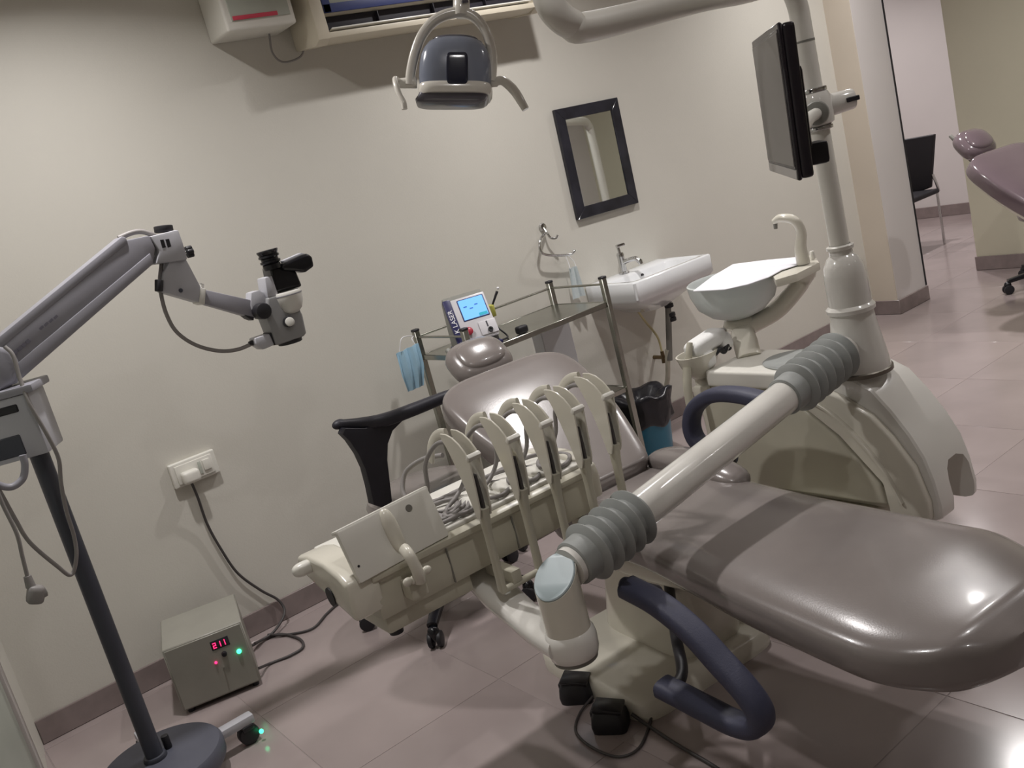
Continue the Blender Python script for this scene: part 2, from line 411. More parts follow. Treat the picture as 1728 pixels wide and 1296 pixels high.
part(ac, 'vent_slot', box2(B(), (x0, AYF + .035, AZ0 + .040), (x1, AYF + .052, AZ0 + .100), .001), 'ac_dark', 'dark air outlet')
for k in range(3):
    xx = x0 + .25 + k * (x1 - x0 - .5) / 2
    part(ac, 'vane', box2(B(), (xx, AYF + .012, AZ0 + .044), (xx + .004, AYF + .04, AZ0 + .096), .001), 'ac_dark')
part(ac, 'louvre', box(B(), ((x0 + x1) / 2, AYF + .012, AZ0 + .042), (x1 - x0 - .02, .05, .006), .002, rot=rotm(-12)), 'plastic_white')
# voltage stabiliser box beside it
sb = thing('wall_stabilizer', 'white wall box with a red line left of the air conditioner', 'stabilizer', (1.72, WALL, 2.3))
part(sb, 'casing', box2(B(), (1.575, 3.565, 2.30), (1.865, WALL, 2.62), .012, 3), 'plastic_white')
part(sb, 'front_panel', box2(B(), (1.60, 3.560, 2.335), (1.845, 3.57, 2.60), .003), 'ac_panel', 'grey front panel')
part(sb, 'stripe', box2(B(), (1.605, 3.557, 2.337), (1.79, 3.562, 2.352), .001), 'red_line', 'red stripe')
part(sb, 'cable', tube(B(), [(1.80, 3.70, 2.30), (1.80, 3.72, 2.23), (1.84, 3.73, 2.19), (1.92, 3.73, 2.2), (1.95, 3.72, 2.24)], .004), 'cable_grey')

# mirror with wide black tile-like frame, hanging slightly crooked
mt = thing('wall_mirror', 'rectangular mirror in a wide glossy black frame, above the wash basin', 'mirror', (3.405, WALL, 1.485))
MM = Matrix.Translation((3.405, WALL - .012, 1.486)) @ Matrix.Rotation(math.radians(1.2), 4, 'Y')
W2, H2, FW = .218, .277, .058
def fr(pts): b_ = B(); prism(b_, pts, .022, MM @ Matrix.Rotation(math.radians(90), 4, 'X'), .002, 1); return b_
o_, i_ = [(-W2, -H2), (W2, -H2), (W2, H2), (-W2, H2)], [(-W2 + FW, -H2 + FW), (W2 - FW, -H2 + FW), (W2 - FW, H2 - FW), (-W2 + FW, H2 - FW)]
for k in range(4): part(mt, 'frame_strip', fr([o_[k], o_[(k + 1) % 4], i_[(k + 1) % 4], i_[k]]), 'frame_black')
part(mt, 'glass', box(B(), (0, -.001, 0), (2 * (W2 - FW) + .004, .006, 2 * (H2 - FW) + .004), 0, Mx=MM), 'mirror_glass', 'mirror glass')

# chrome wall hook and towel rail
hk = thing('wall_hook', 'chrome robe hook on the cream wall above the towel ring', 'hook', tuple(at(915, 388, Y=WALL)))
p = at(915, 385, Y=WALL)
part(hk, 'rose', cyl(B(), p + V((0, 0, .005)), p + V((0, -.014, .005)), .022, .018, 24, .003), 'chrome')
part(hk, 'prong', tube(B(), [p + V((0, -.01, .0)), p + V((0, -.03, -.03)), p + V((.01, -.035, -.055)), p + V((.03, -.05, -.062)), p + V((.038, -.06, -.05))], .006), 'chrome')
tr = thing('towel_rail', 'bent chrome towel ring hung with a pale mask', 'towel rail', tuple(at(912, 405, Y=WALL)))
a0 = at(912, 404, Y=WALL - .04); a1 = at(911, 420, Y=WALL - .05); a2 = at(922, 430, Y=WALL - .05); a3 = at(960, 430, Y=WALL - .05); a4 = at(969, 424, Y=WALL - .05)
part(tr, 'ring_bar', tube(B(), [p + V((0, -.01, -.03)), a0, a1, a2, a3, a4], .0065), 'chrome')
part(tr, 'end_knob', ball(B(), a4, .009), 'chrome')
# outlet with plug
so = thing('wall_socket', 'white double wall socket low on the cream wall', 'socket', tuple(at(323, 790, Y=WALL)))
sc0 = V((.978, WALL, .748))
part(so, 'back_box', box(B(), sc0 + V((0, -.012, 0)), (.185, .024, .098), .006, 3), 'plastic_white')
part(so, 'face_plate', box(B(), sc0 + V((0, -.026, 0)), (.150, .008, .074), .004, 2), 'plastic_white')
part(so, 'rocker_switch', box(B(), sc0 + V((.048, -.032, .004)), (.030, .010, .042), .003), 'plastic_white')
part(so, 'pilot', box(B(), sc0 + V((.02, -.031, .0)), (.012, .004, .05), .001), 'ac_panel')
cd = thing('power_cord', 'black power cord with white plug running from the wall socket to the floor', 'power cord', (.95, WALL - .06, 0))
part(cd, 'plug', box(B(), sc0 + V((-.030, -.052, -.014)), (.068, .044, .050), .014, 3), 'plastic_white', 'white plug')
cp = [at(322, 812, Y=3.70), at(334, 840, Y=3.715), at(350, 885, Y=3.735), at(375, 930, Y=3.738), at(402, 968, Y=3.738), at(440, 996, Y=3.737), at(470, 1013, Y=3.73), at(480, 1035, Y=3.70), at(462, 1066, Z=.02), at(438, 1082, Z=.012), at(425, 1090, Z=.03)]
part(cd, 'cord', tube(B(), cp, .0055, 8), 'cable_dark', 'black cord')
cd2 = thing('floor_cord', 'dark cord looping on the floor beside the metal control box', 'cord', tuple(at(505, 1085, Z=0)))
part(cd2, 'cord', tube(B(), [at(436, 1128, Z=.04), at(455, 1120, Z=.007), at(490, 1106, Z=.007), at(511, 1092, Z=.007), at(505, 1078, Z=.007), at(475, 1070, Z=.007), at(450, 1077, Z=.007), at(430, 1086, Z=.03)], .0055), 'cable_dark')
cd3 = thing('floor_cord', 'dark cord trailing over the floor under the instrument tray', 'cord', tuple(at(540, 1050, Z=0)))
part(cd3, 'cord', tube(B(), [at(452, 1071, Z=.018), at(490, 1070, Z=.007), at(528, 1060, Z=.007), at(552, 1035, Z=.007), at(575, 1016, Z=.007), at(610, 1003, Z=.007), at(660, 990, Z=.007)], .005), 'cable_dark')

# metal control box on the floor
bxM = thing('control_box', 'grey metal control box on the floor with red and green lights', 'control box', (.745, 3.46, 0), -16.0)
part(bxM, 'casing', box2(B(), (-.145, -.115, .018), (.138, .185, .262), .004, 1), 'box_paint', local=True)
part(bxM, 'front_plate', box2(B(), (-.139, -.119, .024), (.132, -.112, .256), .002, 1), 'box_paint', local=True)
for sx in (-.12, .115):
    for sy in (-.09, .16): part(bxM, 'rubber_foot', cyl(B(), (sx, sy, 0), (sx, sy, .02), .012, .014, 12), 'rubber_black', local=True)
SEG = {'2': 'abged', '1': 'bc', '0': 'abcdef'}
def digit(t, ch, x, z, h=.018, wd=.009):
    y = -.1205; b_ = B(); th = .0024
    P7 = {'a': ((0, h), (wd, h)), 'b': ((wd, h), (wd, h / 2)), 'c': ((wd, h / 2), (wd, 0)), 'd': ((0, 0), (wd, 0)), 'e': ((0, h / 2), (0, 0)), 'f': ((0, h), (0, h / 2)), 'g': ((0, h / 2), (wd, h / 2))}
    for s in SEG[ch]:
        (xa, za), (xb, zb) = P7[s]
        box(b_, (x + (xa + xb) / 2, y, z + (za + zb) / 2), (abs(xb - xa) + th, .003, abs(zb - za) + th), 0)
    part(t, 'digit', b_, 'led_red', 'lit red digit', local=True)
for k, ch in enumerate('211'): digit(bxM, ch, .022 + k * .016, .203)
part(bxM, 'display_window', box2(B(), (.014, -.1203, .195), (.078, -.118, .230), .001), 'frame_black', local=True)
part(bxM, 'red_light', ball(B(), (.012, -.121, .150), .005, n=12), 'led_red', 'small red pilot light', local=True)
part(bxM, 'green_light', ball(B(), (.098, -.121, .158), .0085, n=14), 'led_green', 'glowing green pilot light', local=True)
part(bxM, 'selector_knob', cyl(B(), (.048, -.112, .170), (.048, -.130, .170), .010, .009, 18, .002), 'rubber_black', local=True)
part(bxM, 'toggle', cyl(B(), (.030, -.112, .118), (.032, -.134, .124), .0035, .0028, 10), 'chrome', local=True)

# ================================================================== WASH BASIN
SX0, SX1, SYF, SZ = 3.13, 3.70, 3.385, .88
bs = thing('wash_basin', 'white ceramic wall wash basin under the black framed mirror', 'wash basin', (3.41, WALL, SZ - .2))
b_ = B()
def rrect(x0, x1, y0, y1, r, z, n=6):
    o = []
    for cx_, cy_, a0_ in ((x1 - r, y1 - r, 0), (x0 + r, y1 - r, 90), (x0 + r, y0 + r, 180), (x1 - r, y0 + r, 270)):
        for k in range(n + 1):
            a = math.radians(a0_ + 90 * k / n); o.append(V((cx_ + r * math.cos(a), cy_ + r * math.sin(a), z)))
    return o
rings = [rrect(SX0 + .20, SX1 - .20, SYF + .14, WALL, .06, SZ - .20), rrect(SX0 + .12, SX1 - .12, SYF + .08, WALL, .06, SZ - .155), rrect(SX0 + .015, SX1 - .015, SYF + .012, WALL, .02, SZ - .105),
         rrect(SX0, SX1, SYF, WALL, .02, SZ - .09), rrect(SX0, SX1, SYF, WALL, .02, SZ - .006), rrect(SX0 + .006, SX1 - .006, SYF + .006, WALL - .001, .02, SZ),
         rrect(SX0 + .035, SX1 - .035, SYF + .035, WALL - .11, .04, SZ), rrect(SX0 + .045, SX1 - .045, SYF + .045, WALL - .12, .05, SZ - .012), rrect(SX0 + .10, SX1 - .10, SYF + .09, WALL - .15, .06, SZ - .10), rrect(SX0 + .2, SX1 - .2, SYF + .14, WALL - .2, .04, SZ - .115)]
loft(b_, rings); part(bs, 'bowl', b_, 'ceramic', sharp=50)
part(bs, 'overflow', cyl(B(), (3.43, WALL - .128, SZ - .03), (3.43, WALL - .123, SZ - .028), .010, .010, 16), 'rubber_black')
part(bs, 'drain', cyl(B(), (3.41, SYF + .16, SZ - .116), (3.41, SYF + .16, SZ - .112), .022, .02, 20), 'chrome')
fc = thing('basin_tap', 'chrome pillar tap on the white wash basin', 'tap', (3.37, WALL - .06, SZ))
fx, fy = 3.37, WALL - .06
part(fc, 'body', lathe(B(), [(.028, 0), (.028, .008), (.019, .014), (.018, .09), (.02, .10), (.016, .112), (0, .114)], (fx, fy, SZ), n=24), 'chrome')
part(fc, 'spout', tube(B(), [(fx, fy, SZ + .055), (fx + .01, fy - .04, SZ + .066), (fx + .02, fy - .085, SZ + .07), (fx + .024, fy - .105, SZ + .055)], .0125, 6, 14), 'chrome')
part(fc, 'aerator', cyl(B(), (fx + .025, fy - .107, SZ + .06), (fx + .026, fy - .11, SZ + .038), .013, .012, 16), 'chrome')
hb = B(); cyl(hb, (fx, fy, SZ + .105), (fx - .004, fy, SZ + .145), .008, .008, 12); box(hb, (fx + .004, fy - .012, SZ + .150), (.05, .020, .016), .005, rot=rotm(0, 0, -10))
part(fc, 'handle', hb, 'chrome')
# drain trap, pipes and valve under the basin
dp = thing('drain_pipe', 'grey drain trap hanging below the wash basin', 'drain pipe', (3.5, 3.6, .3))
q0 = at(1128, 512, Y=3.58); q1 = at(1130, 545, Y=3.58); q2 = at(1126, 590, Y=3.6)
part(dp, 'tail_pipe', cyl(B(), q0 + V((0, 0, .012)), q2 - V((0, 0, .06)), .016, .016, 16), 'pvc_grey')
for dz in (.0, -.05, -.075): part(dp, 'coupling', cyl(B(), q0 + V((0, 0, dz)), q0 + V((0, 0, dz - .022)), .024, .024, 16, .004), 'rubber_black')
part(dp, 'wall_hose', tube(B(), [q2, q2 + V((0, .03, -.12)), q2 + V((.02, .08, -.2)), (q2.x + .03, WALL - .01, .12)], .014), 'plastic_beige')
vl = thing('angle_valve', 'dark brass angle valve on the wall under the basin', 'valve', tuple(at(1115, 605, Y=WALL)))
v0 = at(1117, 603, Y=3.70)
part(vl, 'stub', cyl(B(), v0 + V((0, .06, 0)), v0 - V((0, .02, 0)), .011, .011, 14), 'brass')
part(vl, 'body', cyl(B(), v0 - V((0, .01, .03)), v0 + V((0, -.01, .035)), .013, .010, 14), 'brass')
part(vl, 'handle', box(B(), v0 + V((0, -.045, -.005)), (.05, .012, .02), .004), 'brass')
part(vl, 'supply_hose', tube(B(), [v0 + V((0, -.01, .03)), v0 + V((-.01, -.01, .12)), v0 + V((-.06, .0, .22)), (3.36, 3.66, SZ - .19)], .006), 'cream_tape')

# masks and things hung on the wall
def cloth(M_, w_, h_, nx, ny, fn, thick=.0025):
    t = B(); g = [[], []]
    for side in (0, 1):
        for j in range(ny + 1):
            row = []
            for i in range(nx + 1):
                u, v = i / nx, j / ny; x, y, z = fn(u, v); row.append(t.verts.new((x * w_, y + (thick if side else 0), z * h_)))
            g[side].append(row)
    for j in range(ny):
        for i in range(nx):
            a = g[0]; t.faces.new((a[j][i], a[j][i + 1], a[j + 1][i + 1], a[j + 1][i])); a = g[1]; t.faces.new((a[j][i], a[j + 1][i], a[j + 1][i + 1], a[j][i + 1]))
    bd = [(0, i) for i in range(nx + 1)] + [(j, nx) for j in range(1, ny + 1)] + [(ny, i) for i in range(nx - 1, -1, -1)] + [(j, 0) for j in range(ny - 1, 0, -1)]
    for k in range(len(bd)):
        (j, i), (j2, i2) = bd[k], bd[(k + 1) % len(bd)]
        t.faces.new((g[0][j][i], g[0][j2][i2], g[1][j2][i2], g[1][j][i]))
    bmesh.ops.recalc_face_normals(t, faces=t.faces); t.transform(M_); return t

# ================================================================== STEEL TROLLEY
TX0, TX1, TY0, TY1, TZ = 2.03, 2.81, 3.235, 3.62, .985
tr_ = thing('steel_trolley', 'stainless steel instrument trolley with guard rails standing by the wall', 'trolley', ((TX0 + TX1) / 2, (TY0 + TY1) / 2, 0))
for x in (TX0, TX1):
    for y in (TY0, TY1):
        part(tr_, 'post', box2(B(), (x - .0135, y - .0135, .09), (x + .0135, y + .0135, TZ), .003, 1), 'steel')
        part(tr_, 'post_cap', box2(B(), (x - .015, y - .015, TZ - .004), (x + .015, y + .015, TZ + .008), .003, 1), 'rubber_black')
        cb = B(); cyl(cb, (x, y, .09), (x, y, .07), .01); part(tr_, 'castor_stem', cb, 'chrome')
        part(tr_, 'castor', cyl(B(), (x - .012, y, .035), (x + .012, y, .035), .035, .035, 24, .005), 'rubber_black')
def rail(a, b, r=.0055): return part(tr_, 'rail', cyl(B(), a, b, r, r, 12), 'steel')
zr = TZ - .028
rail((TX0, TY1, zr), (TX1, TY1, zr)); rail((TX0, TY0, zr), (TX0, TY1, zr)); rail((TX1, TY0, zr), (TX1, TY1, zr))
for z in (.875, .47, .16):
    sh = B(); box2(sh, (TX0, TY0, z - .004), (TX1, TY1, z), .001, 1)
    for y in (TY0, TY1): box2(sh, (TX0, y - .005, z - .022), (TX1, y + .005, z + .002), .002, 1)
    for x in (TX0, TX1): box2(sh, (x - .005, TY0, z - .022), (x + .005, TY1, z + .002), .002, 1)
    part(tr_, 'shelf', sh, 'steel')
# white board leaning behind trolley's lower part
solo('white_carton', box2(B(), (2.60, 3.50, .475), (2.78, 3.58, .80), .004, 1), 'paper_white', 'pale carton standing on the middle shelf of the steel trolley', 'carton', org=(2.69, 3.54, .475))

# laser console on the trolley
lz = thing('laser_console', 'small white laser console with a lit blue screen on the steel trolley', 'laser console', (2.165, 3.39, .875), -20)
LW = .175
lp = [(-.10, .012), (-.10, .055), (-.015, .215), (.020, .228), (.055, .20), (.075, .012)]
part(lz, 'casing', prism(B(), lp, LW, yzM(0), .008, 2), 'laser_grey', local=True)
ang = math.atan2(.16, .085)
d1 = V((0, math.cos(ang), math.sin(ang))); nrm = V((0, -math.sin(ang), math.cos(ang)))
PM = frame((0, -.10, .055), (1, 0, 0), d1)         # local x right, y up the slope, z outwards
SL = math.hypot(.085, .16)
part(lz, 'front_panel', box(B(), (.012, SL / 2 - .012, .003), (LW - .024, SL + .02, .016), .006, 2, Mx=PM), 'laser_white', 'white sloping front panel', local=True)
part(lz, 'side_band', box(B(), (-LW / 2 + .008, SL / 2 - .012, .004), (.034, SL + .03, .022), .006, 2, Mx=PM), 'laser_navy', 'dark blue band with white lettering', local=True)
tmk = text_mesh('K LASER', .029, .0006, PM @ Matrix.Translation((-LW / 2 + .008, SL / 2 - .008, .0155)) @ Matrix.Rotation(math.radians(90), 4, 'Z'))
part(lz, 'lettering', tmk, 'white_ink', local=True)
part(lz, 'screen_bezel', box(B(), (.020, SL * .66, .0105), (.118, .100, .006), .003, 1, Mx=PM), 'ac_blue', local=True)
scn = part(lz, 'screen', box(B(), (.020, SL * .66, .013), (.108, .090, .004), .001, 1, Mx=PM), 'screen_blue', 'lit pale blue screen', local=True)
part(scn, 'screen_key', box(B(), (.052, SL * .66 - .036, .0155), (.036, .012, .002), 0, Mx=PM), 'screen_teal', local=True)
for k in range(3): part(scn, 'screen_icon', box(B(), (-.012 + k * .024, SL * .66 + .012 - .012 * (k % 2), .0155), (.014, .004, .0015), 0, Mx=PM), 'screen_ink', local=True)
part(lz, 'stop_button', lathe(B(), [(.010, 0), (.010, .008), (.017, .010), (.017, .018), (.012, .022), (0, .023)], Mx=PM @ Matrix.Translation((-.035, .022, .010)), n=20), 'red_button', 'red stop button', local=True)
part(lz, 'lower_panel', box(B(), (.052, .02, .012), (.075, .062, .010), .004, 2, Mx=PM), 'laser_white', local=True)
part(lz, 'socket_port', lathe(B(), [(.011, 0), (.011, .008), (.006, .008), (.005, .004)], Mx=PM @ Matrix.Translation((.055, .005, .016)), n=16), 'rubber_black', local=True)
part(lz, 'warning_mark', box(B(), (.050, .034, .0175), (.006, .026, .001), 0, Mx=PM @ Matrix.Translation((0, 0, 0))), 'dark_ink', local=True)
part(lz, 'base_skid', box2(B(), (-LW / 2 - .004, -.125, 0), (LW / 2 + .006, .08, .014), .005), 'laser_navy', local=True)
part(lz, 'tip_holder', box2(B(), (LW / 2, -.03, .10), (LW / 2 + .03, .03, .15), .005), 'yellow_tag', 'yellow fibre holder', local=True)
part(lz, 'fibre_pen', cyl(B(), (LW / 2 + .022, -.01, .14), (LW / 2 + .06, -.02, .20), .004, .006, 12, .001), 'rubber_black', local=True)
part(lz, 'pen_tip', ball(B(), (LW / 2 + .066, -.022, .212), .006, n=12), 'white_ink', local=True)
part(lz, 'fibre_loop', tube(B(), [(LW / 2 + .005, .0, .12), (LW / 2 + .03, .02, .05), (LW / 2 + .05, -.03, .01), (LW / 2 + .03, -.09, .008), (LW / 2 - .02, -.12, .012)], .004), 'rubber_black', local=True)
tgb = solo('dental_roll', cyl(B(), (2.055, 3.262, .898), (2.115, 3.262, .898), .022, .022, 24, .005), 'laser_grey', 'small grey roll beside the laser console on the trolley', 'roll', org=(2.085, 3.262, .876))
solo('black_adapter', box(B(), (2.335, 3.27, .893), (.05, .04, .034), .012, 3), 'rubber_black', 'small black adapter right of the laser console on the trolley', 'adapter', org=(2.335, 3.27, .876))
# trolley masks
mk = thing('face_mask', 'light blue pleated face mask hanging from the left end of the trolley', 'face mask', tuple(at(692, 590, Y=3.60)))
mp = at(687, 588, Y=3.585)
part(mk, 'cloth', cloth(Matrix.Translation(mp) @ rotm(0, 0, -20), .105, .175, 10, 12, lambda u, v: ((u - .5) * (1 - .30 * max(0, v - .55) / .45) - .10 * v * v, .010 * math.sin(u * 16) * (1 - .4 * v) - .012 * math.sin(v * 3.1), -v + .10 * (u - .5) - .14 * max(0, v - .6) * u)), 'mask_blue', sharp=60)
part(mk, 'ear_loop', tube(B(), [mp + V((-.04, 0, 0)), mp + V((-.01, .0, .05)), V((TX0 - .017, TY1 - .0, zr + .01)), mp + V((.04, .01, .03)), mp + V((.045, 0, 0))], .0018), 'white_ink')
mk2 = thing('face_mask', 'pale white mask hanging from the chrome towel ring', 'face mask', tuple(at(967, 455, Y=3.70)))
mp2 = at(967, 450, Y=3.69)
part(mk2, 'cloth', cloth(Matrix.Translation(mp2), .085, .155, 10, 12, lambda u, v: ((u - .5) * (.55 + .55 * v), .012 * math.sin(u * 14), -v - .05 * abs(u - .5))), 'mask_pale', sharp=60)
part(mk2, 'ear_loop', tube(B(), [mp2 + V((-.02, 0, -.005)), (mp2 + a3) / 2 + V((-.02, 0, 0)), a3 + V((-.02, 0, .008)), (mp2 + a3) / 2 + V((.012, 0, 0)), mp2 + V((.02, 0, -.005))], .0018), 'white_ink')

# waste bin
wb = thing('waste_bin', 'blue waste bin lined with a black bag beside the trolley', 'waste bin', (3.06, 3.44, 0))
part(wb, 'bucket', lathe(B(), [(.095, 0), (.098, .004), (.13, .30), (.136, .305), (.13, .31), (.122, .305), (.09, .01), (0, .01)], (3.06, 3.44, 0), n=32), 'bin_blue')
bagb = lathe(B(), [(.128, .185), (.137, .20), (.140, .26), (.146, .315), (.150, .335), (.135, .345), (.10, .335), (.07, .30), (.03, .27), (0, .27)], (3.06, 3.44, 0), n=40, cap0=False)
for v_ in bagb.verts:
    a = math.atan2(v_.co.y - 3.44, v_.co.x - 3.06); k_ = 1 + .05 * math.sin(7 * a + v_.co.z * 40) + .03 * math.sin(13 * a)
    v_.co.x = 3.06 + (v_.co.x - 3.06) * k_; v_.co.y = 3.44 + (v_.co.y - 3.44) * k_; v_.co.z += .012 * math.sin(5 * a)
part(wb, 'liner_bag', bagb, 'bag_black', 'black plastic liner folded over the rim', sharp=70)

# ================================================================== SURGICAL MICROSCOPE
YM = 2.97
xzM = lambda y: Matrix(((1, 0, 0, 0), (0, 0, -1, y), (0, 1, 0, 0), (0, 0, 0, 1)))    # local x->X, y->Z, z->-Y
def plate(px, y, th, bev=.004, seg=2):
    return prism(B(), [(q.x, q.z) for q in (at(u, v, Y=y) for u, v in px)], th, xzM(y), bev, seg)
mc = thing('surgical_microscope', 'grey dental operating microscope on a tall dark floor stand', 'microscope', (.40, YM, 0))
A = lambda u, v, y=YM: at(u, v, Y=y)
bx_, by_ = .383, YM
part(mc, 'base', lathe(B(), [(.0, .055), (.185, .055), (.19, .065), (.19, .10), (.182, .112), (.06, .120), (0, .121)], (.395, YM, 0), n=56), 'scope_base')
for k, a in enumerate((1, 88, 178, 268)):
    d = V((math.cos(math.radians(a)), math.sin(math.radians(a)), 0)); c0 = V((.395, YM, 0))
    ln = .27 if k != 2 else .22
    lg = part(mc, 'leg', box(B(), c0 + d * (ln / 2 + .03) + V((0, 0, .082)), (ln, .042, .03), .008, 2, rot=rotm(0, 0, a)), 'scope_light')
    e = c0 + d * ln
    s_ = V((-d.y, d.x, 0))
    part(lg, 'castor', cyl(B(), e - s_ * .018 + V((0, 0, .034)), e + s_ * .018 + V((0, 0, .034)), .034, .034, 24, .006), 'rubber_black', 'black castor')
    part(lg, 'castor_fork', box(B(), e + V((0, 0, .06)), (.04, .05, .018), .005, 2, rot=rotm(0, 0, a)), 'rubber_black')
    if k == 0: part(lg, 'green_dot', ball(B(), at(441, 1234, Y=e.y - .03), .0075, n=12), 'led_green', 'tiny glowing green dot')  # small glowing green ball at the first castor
part(mc, 'pole', cyl(B(), (bx_, by_, .115), (bx_, by_, 1.33), .0265, .0265, 28), 'scope_pole', 'dark grey pole')
part(mc, 'pole_collar', cyl(B(), (bx_, by_, .118), (bx_, by_, .135), .036, .034, 28, .004), 'scope_pole')
part(mc, 'lock_knob', cyl(B(), (.43, 2.99, .12), (.43, 2.99, .165), .012, .012, 16, .003), 'rubber_black')
KM = Matrix.Translation((bx_ - .03, by_, 1.225)) @ rotm(0, 0, -28)
cr = part(mc, 'carriage', box(B(), (0, 0, 0), (.17, .14, .175), .008, 2, Mx=KM), 'scope_light')
part(cr, 'slot', box(B(), (-.01, -.068, .055), (.12, .012, .022), .003, 1, Mx=KM), 'rubber_black')
part(cr, 'recess', box(B(), (-.02, -.069, -.045), (.10, .008, .06), .004, 1, Mx=KM), 'scope_pole')
part(cr, 'top_plate', box(B(), (0.01, 0, .098), (.19, .15, .022), .006, 2, Mx=KM), 'scope_grey')
part(cr, 'lever', box(B(), (-.03, -.03, .118), (.07, .03, .02), .004, 1, Mx=KM), 'rubber_black')
part(cr, 'neck', cyl(B(), (bx_ - .035, by_, 1.31), (bx_ - .035, by_, 1.40), .035, .035, 24), 'scope_grey')
part(mc, 'handle_loop', tube(B(), [A(38, 768, 2.86), A(42, 785, 2.86), A(38, 808, 2.86), A(18, 822, 2.86), A(-8, 815, 2.86), A(-30, 790, 2.86)], .010), 'scope_grey')
arm = part(mc, 'spring_arm', plate([(-55, 618), (-48, 600), (3, 570), (203, 408), (246, 399), (256, 420), (252, 446), (22, 645), (-20, 668), (-50, 650)], YM, .079, .006), 'scope_grey')
part(arm, 'upper_rail', plate([(-40, 598), (-4, 567), (199, 401), (206, 402), (210, 411), (8, 579), (-36, 614)], YM, .086, .005), 'scope_grey')
part(arm, 'lower_rail', plate([(26, 611), (247, 428), (253, 446), (24, 646), (4, 652)], YM, .086, .005), 'scope_grey')
part(arm, 'rear_housing', plate([(-60, 600), (-20, 578), (18, 588), (30, 612), (24, 645), (-4, 660), (-40, 660)], YM, .10, .02, 3), 'scope_grey')
for k in range(4):
    q = A(26 + k * 7, 594 - k * 6, YM - .0405); part(arm, 'warning_print', box(B(), q, (.011, .003, .010), 0, rot=rotm(0, -30)), 'scope_print')
for k in range(4):
    q = A(70 + k * 8, 553 - k * 6, YM - .0405); part(arm, 'print_line', box(B(), q, (.012, .003, .007), 0, rot=rotm(0, -30)), 'scope_print')
kn = part(mc, 'top_joint', plate([(246, 401), (294, 389), (303, 415), (310, 440), (256, 447), (262, 425)], YM, .088, .008), 'scope_light')
part(kn, 'cap', cyl(B(), A(277, 392), A(275, 381), .028, .028, 28, .003), 'rubber_black', 'black cap')
for k in range(2): part(kn, 'mark', plate([(270 + k * 9, 405 - k * 1), (276 + k * 9, 404 - k * 1), (280 + k * 9, 417 - k), (274 + k * 9, 419 - k)], YM - .0445, .002, 0), 'rubber_black')
part(kn, 'knob_stem', cyl(B(), A(302, 428), A(318, 425), .006, .006, 12), 'chrome')
kb = B(); kc = A(319, 425)
for k in range(6):
    a = math.radians(60 * k); cyl(kb, kc + V((-.008, .011 * math.cos(a), .011 * math.sin(a))), kc + V((.010, .011 * math.cos(a), .011 * math.sin(a))), .0085, .0085, 12, .002)
part(kn, 'star_knob', kb, 'rubber_black')
yk = part(mc, 'yoke', plate([(281, 441), (309, 438), (334, 485), (332, 511), (269, 493), (272, 462)], YM, .062, .006), 'scope_light')
part(yk, 'screw', cyl(B(), A(305, 490, YM - .028), A(305, 490, YM - .036), .007, .006, 14), 'scope_pole')
part(yk, 'cable_clip', cyl(B(), A(268, 472, YM - .03), A(268, 492, YM - .03), .012, .012, 16, .002), 'rubber_black')
part(yk, 'clamp', plate([(333, 486), (342, 488), (340, 515), (330, 512)], YM, .066, .003), 'scope_white')
part(yk, 'clamp_screw', cyl(B(), A(339, 488), A(341, 479), .007, .007, 12), 'scope_white')
ea = part(mc, 'extension_arm', plate([(341, 489), (426, 508), (424, 537), (337, 512)], YM, .045, .004), 'scope_grey')
part(ea, 'end_pad', plate([(407, 531), (424, 535), (424, 541), (416, 538)], YM, .046, .002), 'rubber_black')
part(ea, 'bracket', plate([(419, 494), (432, 490), (441, 494), (446, 506), (438, 532), (424, 538), (418, 516)], YM, .052, .005), 'scope_light')
hd = part(mc, 'head', plate([(443, 503), (464, 497), (486, 500), (502, 531), (509, 562), (504, 568), (459, 583), (451, 559), (442, 536)], YM, .085, .010, 3), 'scope_shaded')
hq = A(443, 525, YM - .05); part(hd, 'tension_knob', cyl(B(), hq + V((0, .04, 0)), hq - V((0, .016, 0)), .026, .026, 14, .004), 'rubber_black')
up = (A(460, 450) - A(493, 560)).normalized()
part(hd, 'dome', lathe(B(), [(0, -.058), (.020, -.055), (.034, -.044), (.043, -.022), (.046, 0), (.046, .012), (.043, .017), (0, .018)], A(486, 500, YM - .030), up, 32), 'scope_white', 'white rounded cover')
part(hd, 'dome_seam', lathe(B(), [(.0465, .004), (.047, .006), (.0465, .008)], A(486, 500, YM - .030), up, 32, cap0=False, cap1=False), 'scope_grey')
part(hd, 'zoom_knob', cyl(B(), A(489, 543, YM - .04), A(489, 543, YM - .066), .016, .0145, 24, .003), 'scope_white')
part(hd, 'zoom_knob_ring', cyl(B(), A(487, 543, YM - .04), A(487, 543, YM - .056), .0185, .0185, 24, .002), 'rubber_black')
oc = A(489, 574); dn = -up
part(hd, 'objective', cyl(B(), oc - dn * .012, oc + dn * .010, .040, .040, 28, .003), 'rubber_black', 'black objective lens ring')
lb_ = part(hd, 'lamp_box', plate([(425, 571), (449, 563), (458, 582), (439, 590), (427, 582)], YM, .058, .005), 'scope_light')
part(lb_, 'cable_gland', cyl(B(), A(429, 578), A(420, 580), .010, .007, 16), 'rubber_black')
part(lb_, 'seam', plate([(449, 562), (453, 561), (462, 581), (457, 583)], YM, .0605, .002), 'rubber_black')
bt = part(mc, 'binocular_body', plate([(459, 496), (503, 484), (493, 459), (476, 452), (448, 450), (452, 470)], YM, .075, .010, 3), 'black_gloss')
part(bt, 'prism_cover', plate([(440, 470), (452, 466), (463, 499), (445, 503)], YM - .006, .07, .004), 'scope_light')
ax = (A(452, 424) - A(461, 452)).normalized()
